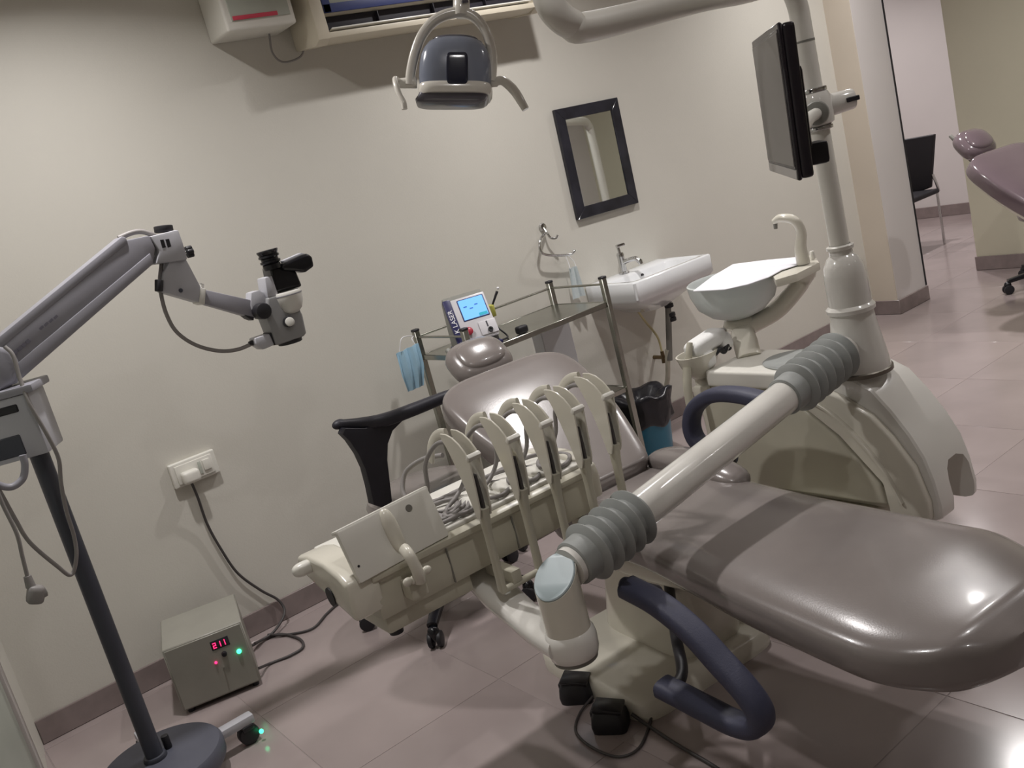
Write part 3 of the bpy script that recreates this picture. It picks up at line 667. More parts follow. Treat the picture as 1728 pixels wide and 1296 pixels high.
for sgn in (-1, 1):
    e0 = A(459, 450, YM + sgn * .034)
    part(bt, 'eyepiece', lathe(B(), [(.029, -.008), (.029, .008), (.027, .010), (.033, .014), (.033, .020), (.028, .022), (.028, .028), (.034, .032), (.033, .038), (.030, .040), (.035, .050), (.034, .054), (.020, .050), (0, .046)], e0, ax, 28), 'black_gloss', 'ribbed black eyepiece')
part(bt, 'camera_tube', plate([(470, 447), (505, 431), (515, 428), (523, 434), (526, 450), (511, 461), (496, 458), (475, 457)], YM - .03, .045, .010, 3), 'black_gloss')
part(bt, 'camera_edge', plate([(475, 440), (505, 427), (514, 429), (478, 445)], YM - .008, .03, .003), 'scope_light')
part(mc, 'light_cable', tube(B(), [A(428, 579), A(400, 590), A(368, 592), A(330, 582), A(298, 560), A(280, 528), A(271, 492), A(270, 470), A(272, 440), A(262, 420, YM + .03)], .0062), 'cable_grey')
part(mc, 'arm_hose', tube(B(), [A(200, 402), A(222, 393), A(240, 391), A(258, 397), A(266, 405, YM + .02)], .008), 'cable_grey')
part(mc, 'hanging_cable', tube(B(), [A(8, 585, 2.90), A(22, 600, 2.89), A(34, 640, 2.88), A(52, 685, 2.86), A(82, 738, 2.86), A(99, 775, 2.87), A(103, 815, 2.88), A(112, 862, 2.90), A(125, 905, 2.92), A(129, 940, 2.92), A(120, 970, 2.92), A(96, 955, 2.90), A(50, 915, 2.88), A(25, 875, 2.87), A(0, 830, 2.86), A(-20, 800, 2.86)], .0058), 'cable_grey')
pcb = part(mc, 'mains_cable', tube(B(), [A(-15, 800, 2.84), A(4, 850, 2.84), A(28, 900, 2.84), A(38, 940, 2.84), A(48, 980, 2.84)], .0055), 'cable_grey')
pl = B(); cyl(pl, A(46, 972, 2.84), A(52, 990, 2.84), .010, .013, 14); pl2 = A(60, 1003, 2.84); box(pl, pl2, (.045, .04, .052), .016, 3, rot=rotm(0, 25)); box(pl, A(72, 1000, 2.84), (.022, .03, .026), .008, 2)
part(pcb, 'plug', pl, 'cable_grey', 'hanging grey mains plug')

# ================================================================== PATIENT CHAIR
CA = 5.0
def cushion(bm, pts, p=3.2, n=36, k=4, Mx=None):
    """pts: (s, z, half width, half thickness, lateral shift); s runs along local +y"""
    P = []
    for i in range(len(pts) - 1):
        a, b = pts[i], pts[i + 1]; a0 = pts[max(0, i - 1)]; b1 = pts[min(len(pts) - 1, i + 2)]
        for j in range(k):
            t = j / k
            P.append([0.5 * (2 * y + (z - x) * t + (2 * x - 5 * y + 4 * z - q) * t * t + (3 * y - x - 3 * z + q) * t ** 3) for x, y, z, q in zip(a0, a, b, b1)])
    P.append(list(pts[-1])); rings = []
    for i, q in enumerate(P):
        a, b = P[max(0, i - 1)], P[min(len(P) - 1, i + 1)]
        d = V((0, b[0] - a[0], b[1] - a[1])); d = d.normalized() if d.length > 1e-6 else V((0, 1, 0))
        nrm_ = V((0, -d.z, d.y)); c = V((q[4], q[0], q[1]))
        rings.append([c + V((x, 0, 0)) + nrm_ * y for x, y in sup(max(.004, q[2]), max(.003, q[3]), p, n)])
    return loft(bm, rings, True, Mx)
def patient_chair(loc, rotz, label, vin, full=True, lean=0.0):
    PV = Matrix.Translation((0, 1.40, .515)) @ rotm(lean) @ Matrix.Translation((0, -1.40, -.515))
    t = thing('dental_chair', label, 'dental chair', loc, rotz)
    def pp(name, b, m, lab=None, par=None, sharp=55): return part(par or t, name, b, m, lab, True, None, sharp)
    # leg rest and seat
    R_ = .285; pts = []
    for s in (0.004, .015, .035, .065, .10, .15, .21, .28):
        pts.append((s + .035, .425 + .010 * min(1, s / .28), math.sqrt(max(0, R_ * R_ - (R_ - s) ** 2)) * .985 + .012, .036 + .030 * min(1, s / .06), -.035 * (1 - s / .28)))
    pts += [(.42, .436, .286, .066, 0), (.60, .442, .276, .064, 0), (.80, .452, .255, .062, 0), (1.0, .466, .240, .060, 0), (1.2, .474, .245, .060, 0), (1.36, .470, .25, .058, 0), (1.44, .468, .235, .05, 0), (1.48, .468, .20, .03, 0)]
    seat = pp('seat_cushion', cushion(B(), pts, 3.6, 56), vin, 'glossy taupe vinyl leg rest and seat')
    # raised thigh bolsters
    for sg in (-1, 1):
        bb = B(); cushion(bb, [(1.02, .500, .01, .008, sg * .20), (1.06, .515, .05, .030, sg * .20), (1.18, .530, .062, .040, sg * .205), (1.32, .535, .062, .042, sg * .21), (1.42, .525, .05, .035, sg * .21), (1.46, .515, .015, .012, sg * .21)], 2.4, 20)
        pp('bolster', bb, vin, None, seat)
    # backrest
    pts = [(1.40, .515, .05, .010, 0), (1.405, .517, .11, .035, 0), (1.43, .527, .165, .048, 0), (1.52, .578, .205, .052, 0), (1.64, .650, .245, .055, 0), (1.76, .724, .272, .055, 0), (1.85, .780, .280, .053, 0), (1.91, .815, .276, .050, 0), (1.955, .842, .250, .046, 0), (1.985, .860, .185, .038, 0), (2.0, .870, .08, .014, 0)]
    back = pp('backrest', cushion(B(), pts, 5.5, 48, 4, PV), vin, 'glossy taupe vinyl backrest')
    shell = [(a, b - .050, c * .93, d * .62, e) for a, b, c, d, e in pts]
    pp('back_shell', cushion(B(), shell, 3.0, 36, 4, PV), 'plastic_cream', None, back)
    pp('neck_post', box(B(), (0, 2.03, .865), (.06, .17, .014), .004, 2, rot=rotm(30), Mx=PV), 'chrome')
    HM = PV @ Matrix.Translation((.015, 2.115, .905)) @ rotm(40)
    hr = pp('headrest', sellip(B(), HM, .125, .098, .056, 2.9, 2.4), vin, 'oval headrest pad')
    pp('headrest_pad', sellip(B(), HM @ Matrix.Translation((0, 0, .040)), .094, .070, .026, 2.7, 2.2), vin, None, hr)
    pp('headrest_bracket', box(B(), (0, 2.12, .855), (.09, .11, .03), .01, 2, rot=rotm(40), Mx=PV), 'rubber_black', None, hr)
    pp('release_lever', cyl(B(), PV @ V((-.04, 2.19, .93)), PV @ V((-.05, 2.225, .965)), .012, .010, 14, .003), 'laser_grey', None, hr)
    # body under the upholstery
    ub = B(); cushion(ub, [(.50, .395, .04, .015, 0), (.56, .392, .13, .03, 0), (.9, .385, .17, .045, 0), (1.25, .38, .19, .05, 0), (1.42, .40, .17, .04, 0), (1.46, .41, .1, .02, 0)], 4.5, 28); pp('seat_frame', ub, 'plastic_cream')
    cb_ = B()
    rings = []
    for z, y0, y1, hw in ((.05, 1.06, 1.50, .13), (.075, 1.05, 1.50, .13), (.16, 1.03, 1.48, .125), (.28, 1.03, 1.45, .12), (.37, 1.0, 1.42, .115)):
        rings.append([V((x, (y0 + y1) / 2 + y, z)) for x, y in sup(hw, (y1 - y0) / 2, 4.5, 32)])
    loft(cb_, rings); pp('column_cover', cb_, 'plastic_cream', 'cream lift column cover')
    fb_ = B(); rings = []
    for z, g in ((0, .0), (.045, .0), (.062, -.012)):
        rings.append([V((x - .085, 1.28 + y, z)) for x, y in sup(.275 + g, .28 + g, 8, 48)])
    loft(fb_, rings); pp('base_plate', fb_, 'plastic_cream', 'cream floor base plate')
    if not full: return t
    # armrest hoops
    sec = sup(.024, .033, 3, 18)
    inv = WM[t].inverted(); AX = 1.335
    hp_ = [inv @ at(u, v, X=AX) for u, v in ((1058, 990), (1110, 1018), (1165, 1062), (1215, 1116), (1260, 1166), (1283, 1203), (1277, 1225), (1243, 1221), (1190, 1195), (1150, 1174), (1118, 1158))]
    a_ = pp('armrest', sweep(B(), hp_, sec, 8, (1, 0, 0)), 'navy_foam', 'dark blue padded hoop armrest')
    pp('armrest_cap', ball(B(), hp_[0], .022, .95, 1, 1.15, 16), 'navy_foam', None, a_)
    e_ = hp_[-1]
    pp('armrest_bracket', tube(B(), [e_ + V((0, -.03, 0)), e_ + V((.06, -.01, .01)), e_ + V((.16, .12, .03)), V((-.10, 1.1, .30))], .015, 6), 'rubber_black', None, a_)
    q_ = hp_[0]; pp('pivot', cyl(B(), q_ + V((.01, .0, -.005)), q_ + V((.11, .04, -.08)), .02, .02, 16, .003), 'rubber_black', None, a_)
    fp_ = [inv @ at(u, v, X=2.2) for u, v in ((1300, 678), (1245, 666), (1203, 667), (1175, 686), (1167, 714), (1175, 741), (1200, 764), (1235, 776))]
    a_ = pp('armrest', sweep(B(), fp_, sec, 8, (1, 0, 0)), 'navy_foam', 'dark blue padded hoop armrest on the unit side')
    pp('armrest_bracket', tube(B(), [fp_[-1], fp_[-1] + V((-.03, -.02, -.04)), V((.22, 1.20, .42)), V((.15, 1.18, .39))], .014, 6), 'rubber_black', None, a_)
    return t
patient_chair((1.694, .861, 0), -CA, 'large taupe vinyl dental chair with blue hoop armrests in the foreground', 'vinyl')
patient_chair((5.05, .865, 0), -10, 'second taupe dental chair in front of the pale green wall', 'vinyl_far', False, 10.0)

# foot pedals with cords
def pedal(u, v, label, rz):
    c = at(u, v, Z=0); t = thing('foot_pedal', label, 'foot pedal', (c.x, c.y, 0), rz, 'black foot pedals')
    part(t, 'body', loft(B(), [[V((x, y, z)) for x, y in sup(hw, hl, 5, 24)] for z, hw, hl in ((0, .040, .05), (.02, .042, .052), (.045, .038, .048), (.06, .03, .04))]), 'rubber_black', local=True)
    part(t, 'treadle', box(B(), (0, -.004, .066), (.066, .085, .012), .005, 2, rot=rotm(8)), 'black_gloss', local=True)
    part(t, 'bracket', box(B(), (.03, .05, .03), (.05, .02, .03), .004, 1), 'rubber_black', local=True)
    return t
p1 = pedal(977, 1177, 'black foot pedal nearest the corner of the cream base plate', 35)
p2 = pedal(1033, 1226, 'black foot pedal in front, with the cord leading out of frame', 35)
part(p1, 'cord', tube(B(), [at(1000, 1175, Z=.02), at(978, 1205, Z=.006), at(972, 1235, Z=.006), at(1000, 1262, Z=.006), at(1045, 1277, Z=.006), at(1080, 1260, Z=.006), at(1098, 1215, Z=.006), at(1106, 1172, Z=.05)], .004), 'cable_dark')
part(p2, 'cord', tube(B(), [at(1066, 1205, Z=.025), at(1090, 1222, Z=.006), at(1140, 1255, Z=.006), at(1200, 1290, Z=.006), at(1260, 1330, Z=.006)], .005), 'cable_dark')

# ================================================================== DENTAL UNIT (side box, post, spittoon)
PX_, PY_ = 2.5, 1.775
un = thing('dental_unit', 'cream dental side unit with curved front, post and spittoon arm', 'dental unit', (PX_, 2.0, 0))
# curved front cover: loft of (y, z) profile over x, leaning outwards
prof_t = [(1.98, .690), (1.86, .692), (1.76, .686), (1.70, .655), (1.645, .588), (1.597, .515), (1.562, .445), (1.543, .37), (1.533, .29), (1.538, .245), (1.57, .235)]
inner = [(1.62, .235), (1.66, .30), (1.72, .42), (1.80, .52), (1.98, .56)]
def bool_diff(a, b):
    os = []
    for bm_ in (a, b):
        me = bpy.data.meshes.new('bt'); bm_.to_mesh(me); bm_.free(); o = bpy.data.objects.new('bt', me); COL.objects.link(o); os.append(o)
    md = os[0].modifiers.new('d', 'BOOLEAN'); md.object = os[1]; md.operation = 'DIFFERENCE'; md.solver = 'EXACT'
    bpy.context.view_layer.update()
    nm = bpy.data.meshes.new_from_object(os[0].evaluated_get(bpy.context.evaluated_depsgraph_get()))
    r = B(); r.from_mesh(nm); bpy.data.meshes.remove(nm)
    for o in os: me = o.data; bpy.data.objects.remove(o); bpy.data.meshes.remove(me)
    return r
cov = prism(B(), prof_t + inner, .22, yzM(2.535), .016, 3)
cut = prism(B(), [(2.50, .18), (2.622, .18), (2.622, .355), (2.608, .388), (2.575, .402), (2.53, .400), (2.508, .38), (2.50, .35)], .5, xzM(1.56))
part(un, 'front_cover', bool_diff(cov, cut), 'enamel', 'white curved front cover with an arched opening', sharp=35)
side = [(2.02, .672), (1.9, .668), (1.795, .634), (1.70, .578), (1.645, .515), (1.585, .42), (1.556, .31), (1.558, .25), (1.69, .25), (1.70, .355), (1.826, .503), (1.951, .599), (2.02, .625)]
sp = part(un, 'side_panel', prism(B(), side, .03, yzM(2.413), .010, 3), 'plastic_cream', 'curved cream side panel')
part(sp, 'rib', sweep(B(), [(2.395, 1.93, .632), (2.395, 1.84, .585), (2.395, 1.75, .50), (2.395, 1.68, .40), (2.397, 1.64, .30)], sup(.006, .010, 3, 12), 6, (1, 0, 0)), 'plastic_cream')
part(un, 'body', box2(B(), (2.432, 1.70, .25), (2.66, 2.40, .640), .02, 3), 'plastic_cream')
part(un, 'body_panel', prism(B(), [(2.38, .28), (2.38, .612), (1.972, .604), (1.842, .500), (1.712, .345), (1.70, .28)], .035, yzM(2.420), .010, 3), 'plastic_beige', 'large side panel, beige for its shade')  # beige instead of cream: the shade on this side is put into the colour
part(un, 'top_box', box2(B(), (2.42, 1.95, .640), (2.68, 2.36, .700), .012, 3), 'plastic_white')
part(un, 'top_mat', lathe(B(), [(0, 0), (.16, 0), (.165, .006), (.155, .012), (0, .013)], (2.56, 2.02, .698), n=40, sx=.7, sy=1.0), 'bellows', 'grey rubber mat')
part(un, 'floor_stand', box2(B(), (2.12, 1.75, 0), (2.62, 2.15, .255), .02, 3), 'plastic_beige')
# hub, ball joint and post
hp = [(.090, .690), (.092, .700), (.086, .74), (.078, .79), (.070, .84), (.066, .875), (.066, .884), (.073, .888), (.074, .900), (.070, .905), (.064, .91), (.0635, .96), (.063, 1.0), (.058, 1.032), (.046, 1.056), (.035, 1.066), (.034, 1.085)]
part(un, 'hub', lathe(B(), hp, (PX_, PY_, 0), n=48), 'enamel', 'glossy white hub and ball joint')
part(un, 'hub_ring', lathe(B(), [(.096, .688), (.096, .700), (.090, .704)], (PX_, PY_, 0), n=40, cap0=False, cap1=False), 'steel_dark')
part(un, 'post_ring', lathe(B(), [(.030, 1.08), (.040, 1.082), (.041, 1.092), (.032, 1.096)], (PX_, PY_, 0), n=32, cap0=False, cap1=False), 'plastic_white')
part(un, 'post', cyl(B(), (PX_, PY_, 1.06), (PX_, PY_, 1.70), .0295, .0295, 28), 'plastic_white', 'tall white post')
part(un, 'seam_ring', cyl(B(), (PX_, PY_, 1.698), (PX_, PY_, 1.704), .0303, .0303, 28), 'laser_grey')
b_ = B()
tube(b_, [(PX_, PY_, 1.70), (PX_, PY_, 1.76), (PX_ - .005, PY_ - .002, 1.80), (PX_ - .03, PY_ - .008, 1.845), (PX_ - .085, PY_ - .014, 1.866), tuple(at(1250, -12, X=2.2)), (1.9, 1.625, 1.838), tuple(at(1000, 44, X=1.42)), tuple(at(962, 40, X=1.345)), tuple(at(934, 16, X=1.305)), tuple(at(920, -20, X=1.295)), tuple(at(910, -60, X=1.29) + V((0, 0, .02))), (1.288, 1.47, 2.06)], .0295, 8, 24)
part(un, 'lamp_arm', b_, 'plastic_white', 'bent white lamp arm')
# monitor bracket on the post
part(un, 'bracket_ring', cyl(B(), (PX_, PY_, 1.553), (PX_, PY_, 1.566), .040, .040, 28, .003), 'chrome')
part(un, 'bracket_ring', cyl(B(), (PX_, PY_, 1.443), (PX_, PY_, 1.455), .040, .040, 28, .003), 'chrome')
part(un, 'bracket_collar', lathe(B(), [(.034, 1.455), (.046, 1.462), (.050, 1.49), (.050, 1.53), (.040, 1.552), (.034, 1.554)], (PX_, PY_, 0), n=32), 'enamel')
sd = V((.80, -.60, .04)).normalized()
part(un, 'bracket_stub', cyl(B(), V((PX_, PY_, 1.505)), V((PX_, PY_, 1.505)) + sd * .115, .034, .030, 24, .008), 'enamel')
part(un, 'stub_slot', box(B(), V((PX_, PY_, 1.505)) + sd * .1 + V((-.018, -.024, .0)), (.038, .012, .014), .002, 1, rot=rotm(0, 0, math.degrees(math.atan2(sd.y, sd.x)))), 'rubber_black')
vd = V((-.82, -.57, 0)).normalized()
part(un, 'pivot_disc', cyl(B(), V((PX_, PY_, 1.495)) + vd * .03, V((PX_, PY_, 1.495)) + vd * .072, .036, .034, 28, .004), 'laser_grey', 'grey pivot disc')
part(un, 'monitor_arm', tube(B(), [V((PX_, PY_, 1.495)) + vd * .06, V((2.36, 1.70, 1.49)), V((2.22, 1.62, 1.48)), V((2.09, 1.545, 1.475))], .017, 6, 14), 'plastic_white')
# spittoon: support arm, faucet deck and cup filler
part(un, 'spittoon_neck', sweep(B(), [(2.60, 2.30, .69), (2.64, 2.34, .735), (2.72, 2.40, .765), (2.84, 2.34, .80), (2.92, 2.27, .88), (2.92, 2.24, .93)], sup(.045, .032, 2.5, 18), 8, (0, 0, 1)), 'plastic_cream')
fdk = [tuple(at(u, v, Z=.965)) for u, v in ((1308, 473), (1345, 462), (1383, 443), (1375, 430), (1330, 436), (1296, 455))]
part(un, 'tap_deck', prism(B(), [(q[0], q[1]) for q in fdk], .03, Matrix.Translation((0, 0, .952)), .008, 2), 'plastic_cream')
cf0 = at(1356, 445, Z=.97)
part(un, 'cup_filler', tube(B(), [cf0, cf0 + V((.0, .0, .06)), at(1352, 392, X=cf0.x), at(1340, 372, X=cf0.x - .01), at(1318, 368, X=cf0.x - .02), at(1306, 374, X=cf0.x - .02)], .0185, 8, 16, [1.35, 1.2, 1.0, .95, .9, .8, .6]), 'plastic_cream', 'cream gooseneck cup filler')
part(un, 'filler_tip', cyl(B(), at(1308, 374, X=cf0.x - .02), at(1309, 386, X=cf0.x - .02), .008, .007, 12), 'pvc_grey')
part(un, 'rinse_nozzle', cyl(B(), at(1372, 437, Z=.97), at(1372, 437, Z=.97) + V((0, 0, .03)), .010, .008, 14, .002), 'plastic_white')
sb2 = thing('spittoon_bowl', 'frosted glass spittoon bowl on the dental unit', 'spittoon bowl', (2.735, 2.42, .8))
SBX, SBY = 2.735, 2.43
part(sb2, 'glass_bowl', lathe(B(), [(.02, .805), (.05, .808), (.10, .828), (.145, .868), (.165, .92), (.170, .962), (.166, .966), (.160, .955), (.15, .91), (.13, .872), (.09, .84), (.04, .822), (0, .82)], (SBX, SBY, 0), n=48), 'frosted_bowl')
part(sb2, 'foot_ring', lathe(B(), [(.06, .77), (.07, .775), (.06, .80), (.04, .812)], (SBX, SBY, 0), n=32), 'plastic_cream')
shp = [at(u, v, Z=.985) for u, v in ((1168, 486), (1200, 462), (1236, 441), (1290, 434), (1352, 428), (1346, 441), (1318, 450), (1296, 462), (1262, 474), (1222, 483))]
cvb = prism(B(), [(q.x, q.y) for q in shp], .004, Matrix.Translation((0, 0, .972)), .0015, 1)
solo('paper_cover', cvb, 'paper_white', 'white paper sheet covering the spittoon bowl', 'paper cover', org=(SBX, SBY, .97))
# suction holder with folded cloth
su = thing('suction_holder', 'cream suction tip holder cup at the back end of the dental unit', 'suction holder', (2.44, 2.40, .5))
sh_c = V((2.445, 2.40, .72))
part(su, 'cup', lathe(B(), [(.02, -.055), (.035, -.05), (.055, -.03), (.075, .0), (.088, .035), (.090, .042), (.084, .042), (.07, .01), (.045, -.02), (0, -.03)], sh_c, n=36, axis=(0, 0, 1), sx=1.0, sy=.75), 'plastic_cream')
part(su, 'stem', cyl(B(), sh_c + V((0, .01, -.05)), (2.46, 2.41, .30), .022, .026, 18), 'plastic_cream')
part(su, 'side_bracket', box2(B(), (2.41, 2.36, .60), (2.47, 2.43, .64), .008), 'plastic_cream')
part(su, 'hose', tube(B(), [(2.37, 2.39, .73), (2.345, 2.385, .65), (2.335, 2.38, .52), (2.345, 2.38, .36), (2.40, 2.38, .26)], .016, 8, 14), 'plastic_beige')
part(su, 'valve', cyl(B(), (2.375, 2.385, .745), (2.40, 2.38, .815), .014, .011, 16, .003), 'plastic_beige')
part(su, 'chrome_tip', lathe(B(), [(.012, 0), (.012, .05), (.017, .055), (.017, .068), (.010, .078), (0, .08)], (2.575, 2.38, .735), n=18), 'chrome')
part(su, 'tip_cluster', tube(B(), [(2.48, 2.35, .745), (2.505, 2.345, .755), (2.525, 2.345, .74), (2.545, 2.345, .758), (2.56, 2.35, .74)], .010, 6, 10), 'rubber_black')
rc = thing('folded_cloth', 'rolled white cloth lying across the suction holder', 'cloth', (2.47, 2.39, .775))
CM = frame(at(1190, 578, Y=2.385), V((.95, -.1, .16)), ez=(0, 0, 1))
part(rc, 'roll', sellip(B(), CM, .082, .04, .032, 6, 3.2), 'cloth_white', local=False)
part(rc, 'fold', sellip(B(), CM @ Matrix.Translation((-.035, -.02, -.045)), .03, .03, .035, 3, 3), 'cloth_white')
part(rc, 'end_flap', sellip(B(), CM @ Matrix.Translation((.07, -.01, -.03)), .028, .032, .035, 3.5, 3), 'cloth_white')

# ================================================================== MONITOR
mo = thing('monitor', 'thin black flat monitor seen almost edge on, mounted on the white post', 'monitor', (2.047, 1.558, 1.37))
ex = V((.347, .347, 0)).normalized()
MO = frame((2.047, 1.558, 1.552), ex, ez=(0, 0, 1)) @ Matrix.Rotation(math.radians(2.5), 4, 'X')   # local y = ez x ex: towards screen side
part(mo, 'back_cover', box(B(), (0, -.010, 0), (.492, .030, .345), .010, 3, Mx=MO), 'bezel')
part(mo, 'bezel', box(B(), (0, .008, 0), (.496, .010, .350), .003, 1, Mx=MO), 'bezel', 'dark front bezel')
part(mo, 'lower_trim', box(B(), (0, .0125, -.162), (.480, .004, .022), .001, 1, Mx=MO), 'bezel_silver', 'silver lower strip')
part(mo, 'dark_edge', box(B(), (0, .0125, .006), (.476, .004, .312), .001, 1, Mx=MO), 'bezel')
part(mo, 'screen', box(B(), (0, .0145, .006), (.462, .003, .298), .0005, 1, Mx=MO), 'lcd_off', 'dull grey switched off screen')
part(mo, 'rear_bulge', box(B(), (0, -.034, -.02), (.26, .03, .2), .012, 2, Mx=MO), 'bezel')
part(mo, 'mount_block', box(B(), (.0, -.070, -.135), (.085, .06, .055), .010, 2, Mx=MO), 'rubber_black')

# ================================================================== OPERATING LAMP
lm = thing('operating_lamp', 'grey dental operating lamp with cream yoke and two curved handles', 'operating lamp', (1.55, 2.15, 1.84))
LO = at(770, 120, Y=2.15)
lx = CR.copy(); ly = (-CB + V((0, 0, .02))).normalized()
LM = frame(LO, lx, ly)                     # x right, y lamp facing (away from viewer, downwards), z up
px = (LO - CAM).dot(-CB) / F_PX            # metres per pixel at the lamp
def lp_(u, v, y=0.0): return LM @ V(((u - 770) * px, y, -(v - 120) * px))
# head body: loft along z
hb_ = B(); rings = []
for v_, hw, dp, p_ in ((61, 22, .030, 2.4), (64, 36, .045, 2.6), (70, 47, .055, 3), (80, 54, .062, 3.2), (92, 59, .066, 3.4), (110, 61.5, .068, 3.6), (130, 62, .068, 3.8), (146, 60, .066, 4)):
    rings.append([V((-2 * px + x, .03 + y, -(v_ - 120) * px)) for x, y in sup(hw * px, dp, p_, 40)])
loft(hb_, rings, True, LM); hdm = part(lm, 'head', hb_, 'lamp_grey', 'glossy blue grey lamp head')
hb_ = B(); rings = []
for v_, hw, dp in ((143, 61, .068), (148, 63, .072), (156, 62, .072), (161, 59, .069)):
    rings.append([V((-2 * px + x, .03 + y, -(v_ - 120) * px)) for x, y in sup(hw * px, dp, 4, 40)])
loft(hb_, rings, True, LM); part(lm, 'band', hb_, 'lamp_cream', 'cream band')
hb_ = B(); rings = []
for v_, hw, dp, sh_ in ((157, 59, .060, 0), (162, 60, .058, -2), (167, 61, .054, -5), (171, 58, .048, -7), (173, 52, .04, -8)):
    rings.append([V(((-4 + sh_) * px + x, .03 + y, -(v_ - 120) * px)) for x, y in sup(hw * px, dp, 5, 40)])
loft(hb_, rings, True, LM); part(lm, 'lower_shield', hb_, 'lamp_grey_dark')
part(hdm, 'window', sellip(B(), LM @ Matrix.Translation((3 * px, -.034, -3 * px)), 18 * px, .012, 27 * px, 9, 6, 36, 18), 'lamp_navy', 'dark blue oval window')
part(hdm, 'top_vent', sellip(B(), LM @ Matrix.Translation((-2 * px, .03, 55 * px)), 40 * px, .045, 8 * px, 2.6, 2.4), 'lamp_grey_dark')
part(lm, 'yoke', sweep(B(), [lp_(690, 141, .02), lp_(692, 118, .02), lp_(699, 86, .02), lp_(711, 56, .02), lp_(730, 33, .02), (lp_(752, 21, .02)), lp_(778, 17, .02), lp_(800, 25, .02), lp_(817, 45, .02), lp_(827, 72, .02), lp_(831, 100, .02), lp_(829, 135, .02)], sup(.0125, .017, 3, 16), 6, tuple(ly)), 'lamp_cream', 'cream arched yoke')
part(lm, 'swivel', cyl(B(), lp_(778, 24, .02), lp_(778, -6, .02), .023, .022, 24, .003), 'lamp_cream')
part(lm, 'swivel_slot', box(B(), lp_(785, 4, -.003), (.02, .004, .008), .001, 1), 'lamp_grey_dark')
part(lm, 'pivot', cyl(B(), lp_(672, 137, .02), lp_(702, 135, .02), .013, .016, 18, .003), 'lamp_cream')
part(lm, 'pivot', cyl(B(), lp_(824, 135, .02), lp_(840, 134, .02), .014, .013, 18, .003), 'lamp_cream')
part(lm, 'handle', tube(B(), [lp_(674, 136, .02), lp_(667, 133, .0), lp_(670, 148, -.02), lp_(676, 165, -.03), lp_(683, 178, -.035), lp_(685, 190, -.035)], .0075, 8, 14), 'lamp_cream')
part(lm, 'handle', tube(B(), [lp_(833, 135, .02), lp_(846, 134, .01), lp_(858, 143, .0), lp_(870, 158, -.01), lp_(880, 175, -.015), lp_(887, 187, -.015)], .0115, 8, 16, [1, 1.05, 1.1, 1.0, .85]), 'lamp_cream')
tp = lp_(778, -6, .02)
part(lm, 'spring_arm', tube(B(), [tp, tp + V((0, 0, .06)), tp + V((-.01, -.03, .13)), tp + V((-.06, -.15, .16)), (1.34, 1.62, 2.16), (1.295, 1.51, 2.13), (1.288, 1.47, 2.05)], .02, 8, 16), 'plastic_white')

# ================================================================== DELIVERY UNIT (instrument tray on a bellows arm)
DR = -2.4
dl = thing('delivery_unit', 'cream instrument tray with five empty holder hoops on a bellows arm', 'delivery unit', (.80, 2.03, 0), DR)
DM = WM[dl]
def dpart(name, b, m, lab=None, par=None, sharp=38): return part(par or dl, name, b, m, lab, True, None, sharp)
def dloc(p): return DM.inverted() @ V(p)
def dat(u, v, **k): return dloc(at(u, v, **k))
# body: profile in (y, z) extruded along x
bp = [(.0, .607), (-.006, .66), (.002, .705), (-.010, .712), (-.010, .728), (.012, .737), (.30, .742), (.325, .72), (.30, .64), (.22, .600)]
dpart('tray_body', prism(B(), bp, .70, yzM(.385), .006, 2), 'plastic_beige', 'cream tray body')
dpart('tray_top', box2(B(), (.02, .012, .730), (.735, .305, .748), .008, 3), 'plastic_white', 'white tray top')
wp = [(-.004, .635), (-.008, .70), (.0, .735), (.04, .752), (.12, .764), (.22, .762), (.30, .745), (.315, .72), (.27, .695), (.14, .665)]
dpart('left_end', prism(B(), wp, .085, yzM(.012), .012, 3), 'plastic_cream', 'rounded left end')
dpart('right_end', prism(B(), wp, .045, yzM(.738), .012, 3), 'plastic_cream', 'rounded right end')
dpart('end_knob', sellip(B(), Matrix.Translation((-.045, .215, .738)), .032, .018, .018, 2.5, 2.5), 'plastic_white')
dpart('dark_port', cyl(B(), (-.028, .12, .675), (-.034, .12, .675), .025, .025, 24), 'rubber_black')
dpart('lower_box', box2(B(), (.045, .010, .560), (.30, .20, .625), .010, 2), 'plastic_beige')
dpart('foot', cyl(B(), (.075, .04, .545), (.075, .04, .565), .018, .02, 18), 'rubber_black')
for xx in (.245, .45, .60): dpart('seam', box2(B(), (xx, -.0075, .612), (xx + .003, -.001, .705), 0), 'pvc_grey')
# front control panel
c00, c10, c11, c01 = dat(606, 986, Y=2.02), dat(752, 906, Y=2.02), dat(724, 819, Y=2.06), dat(567, 899, Y=2.06)
pc = (c00 + c10 + c11 + c01) / 4
PMc = frame(pc, c10 - c00, (c01 + c11) / 2 - (c00 + c10) / 2)
pw, ph = ((c10 - c00).length + (c11 - c01).length) / 2, ((c01 - c00).length + (c11 - c10).length) / 2
cpn = dpart('control_panel', box(B(), (0, 0, -.004), (pw, ph, .022), .006, 2, Mx=PMc), 'plastic_white', 'upright off white control panel')
dpart('panel_edge', box(B(), (0, ph / 2 - .003, -.012), (pw + .004, .012, .034), .004, 2, Mx=PMc), 'plastic_white', None, cpn)
dpart('panel_bulge', sellip(B(), PMc @ Matrix.Translation((-.002, .008, .006)), .020, .060, .016, 2.4, 2.4), 'plastic_cream', None, cpn)
dpart('sensor', cyl(B(), PMc @ V((.062, .040, .005)), PMc @ V((.062, .040, .0085)), .0095, .009, 24), 'pvc_grey', 'round grey sensor', cpn)
dpart('screw', cyl(B(), PMc @ V((-.118, -.028, .005)), PMc @ V((-.118, -.028, .0085)), .003, .003, 10), 'rubber_black', None, cpn)
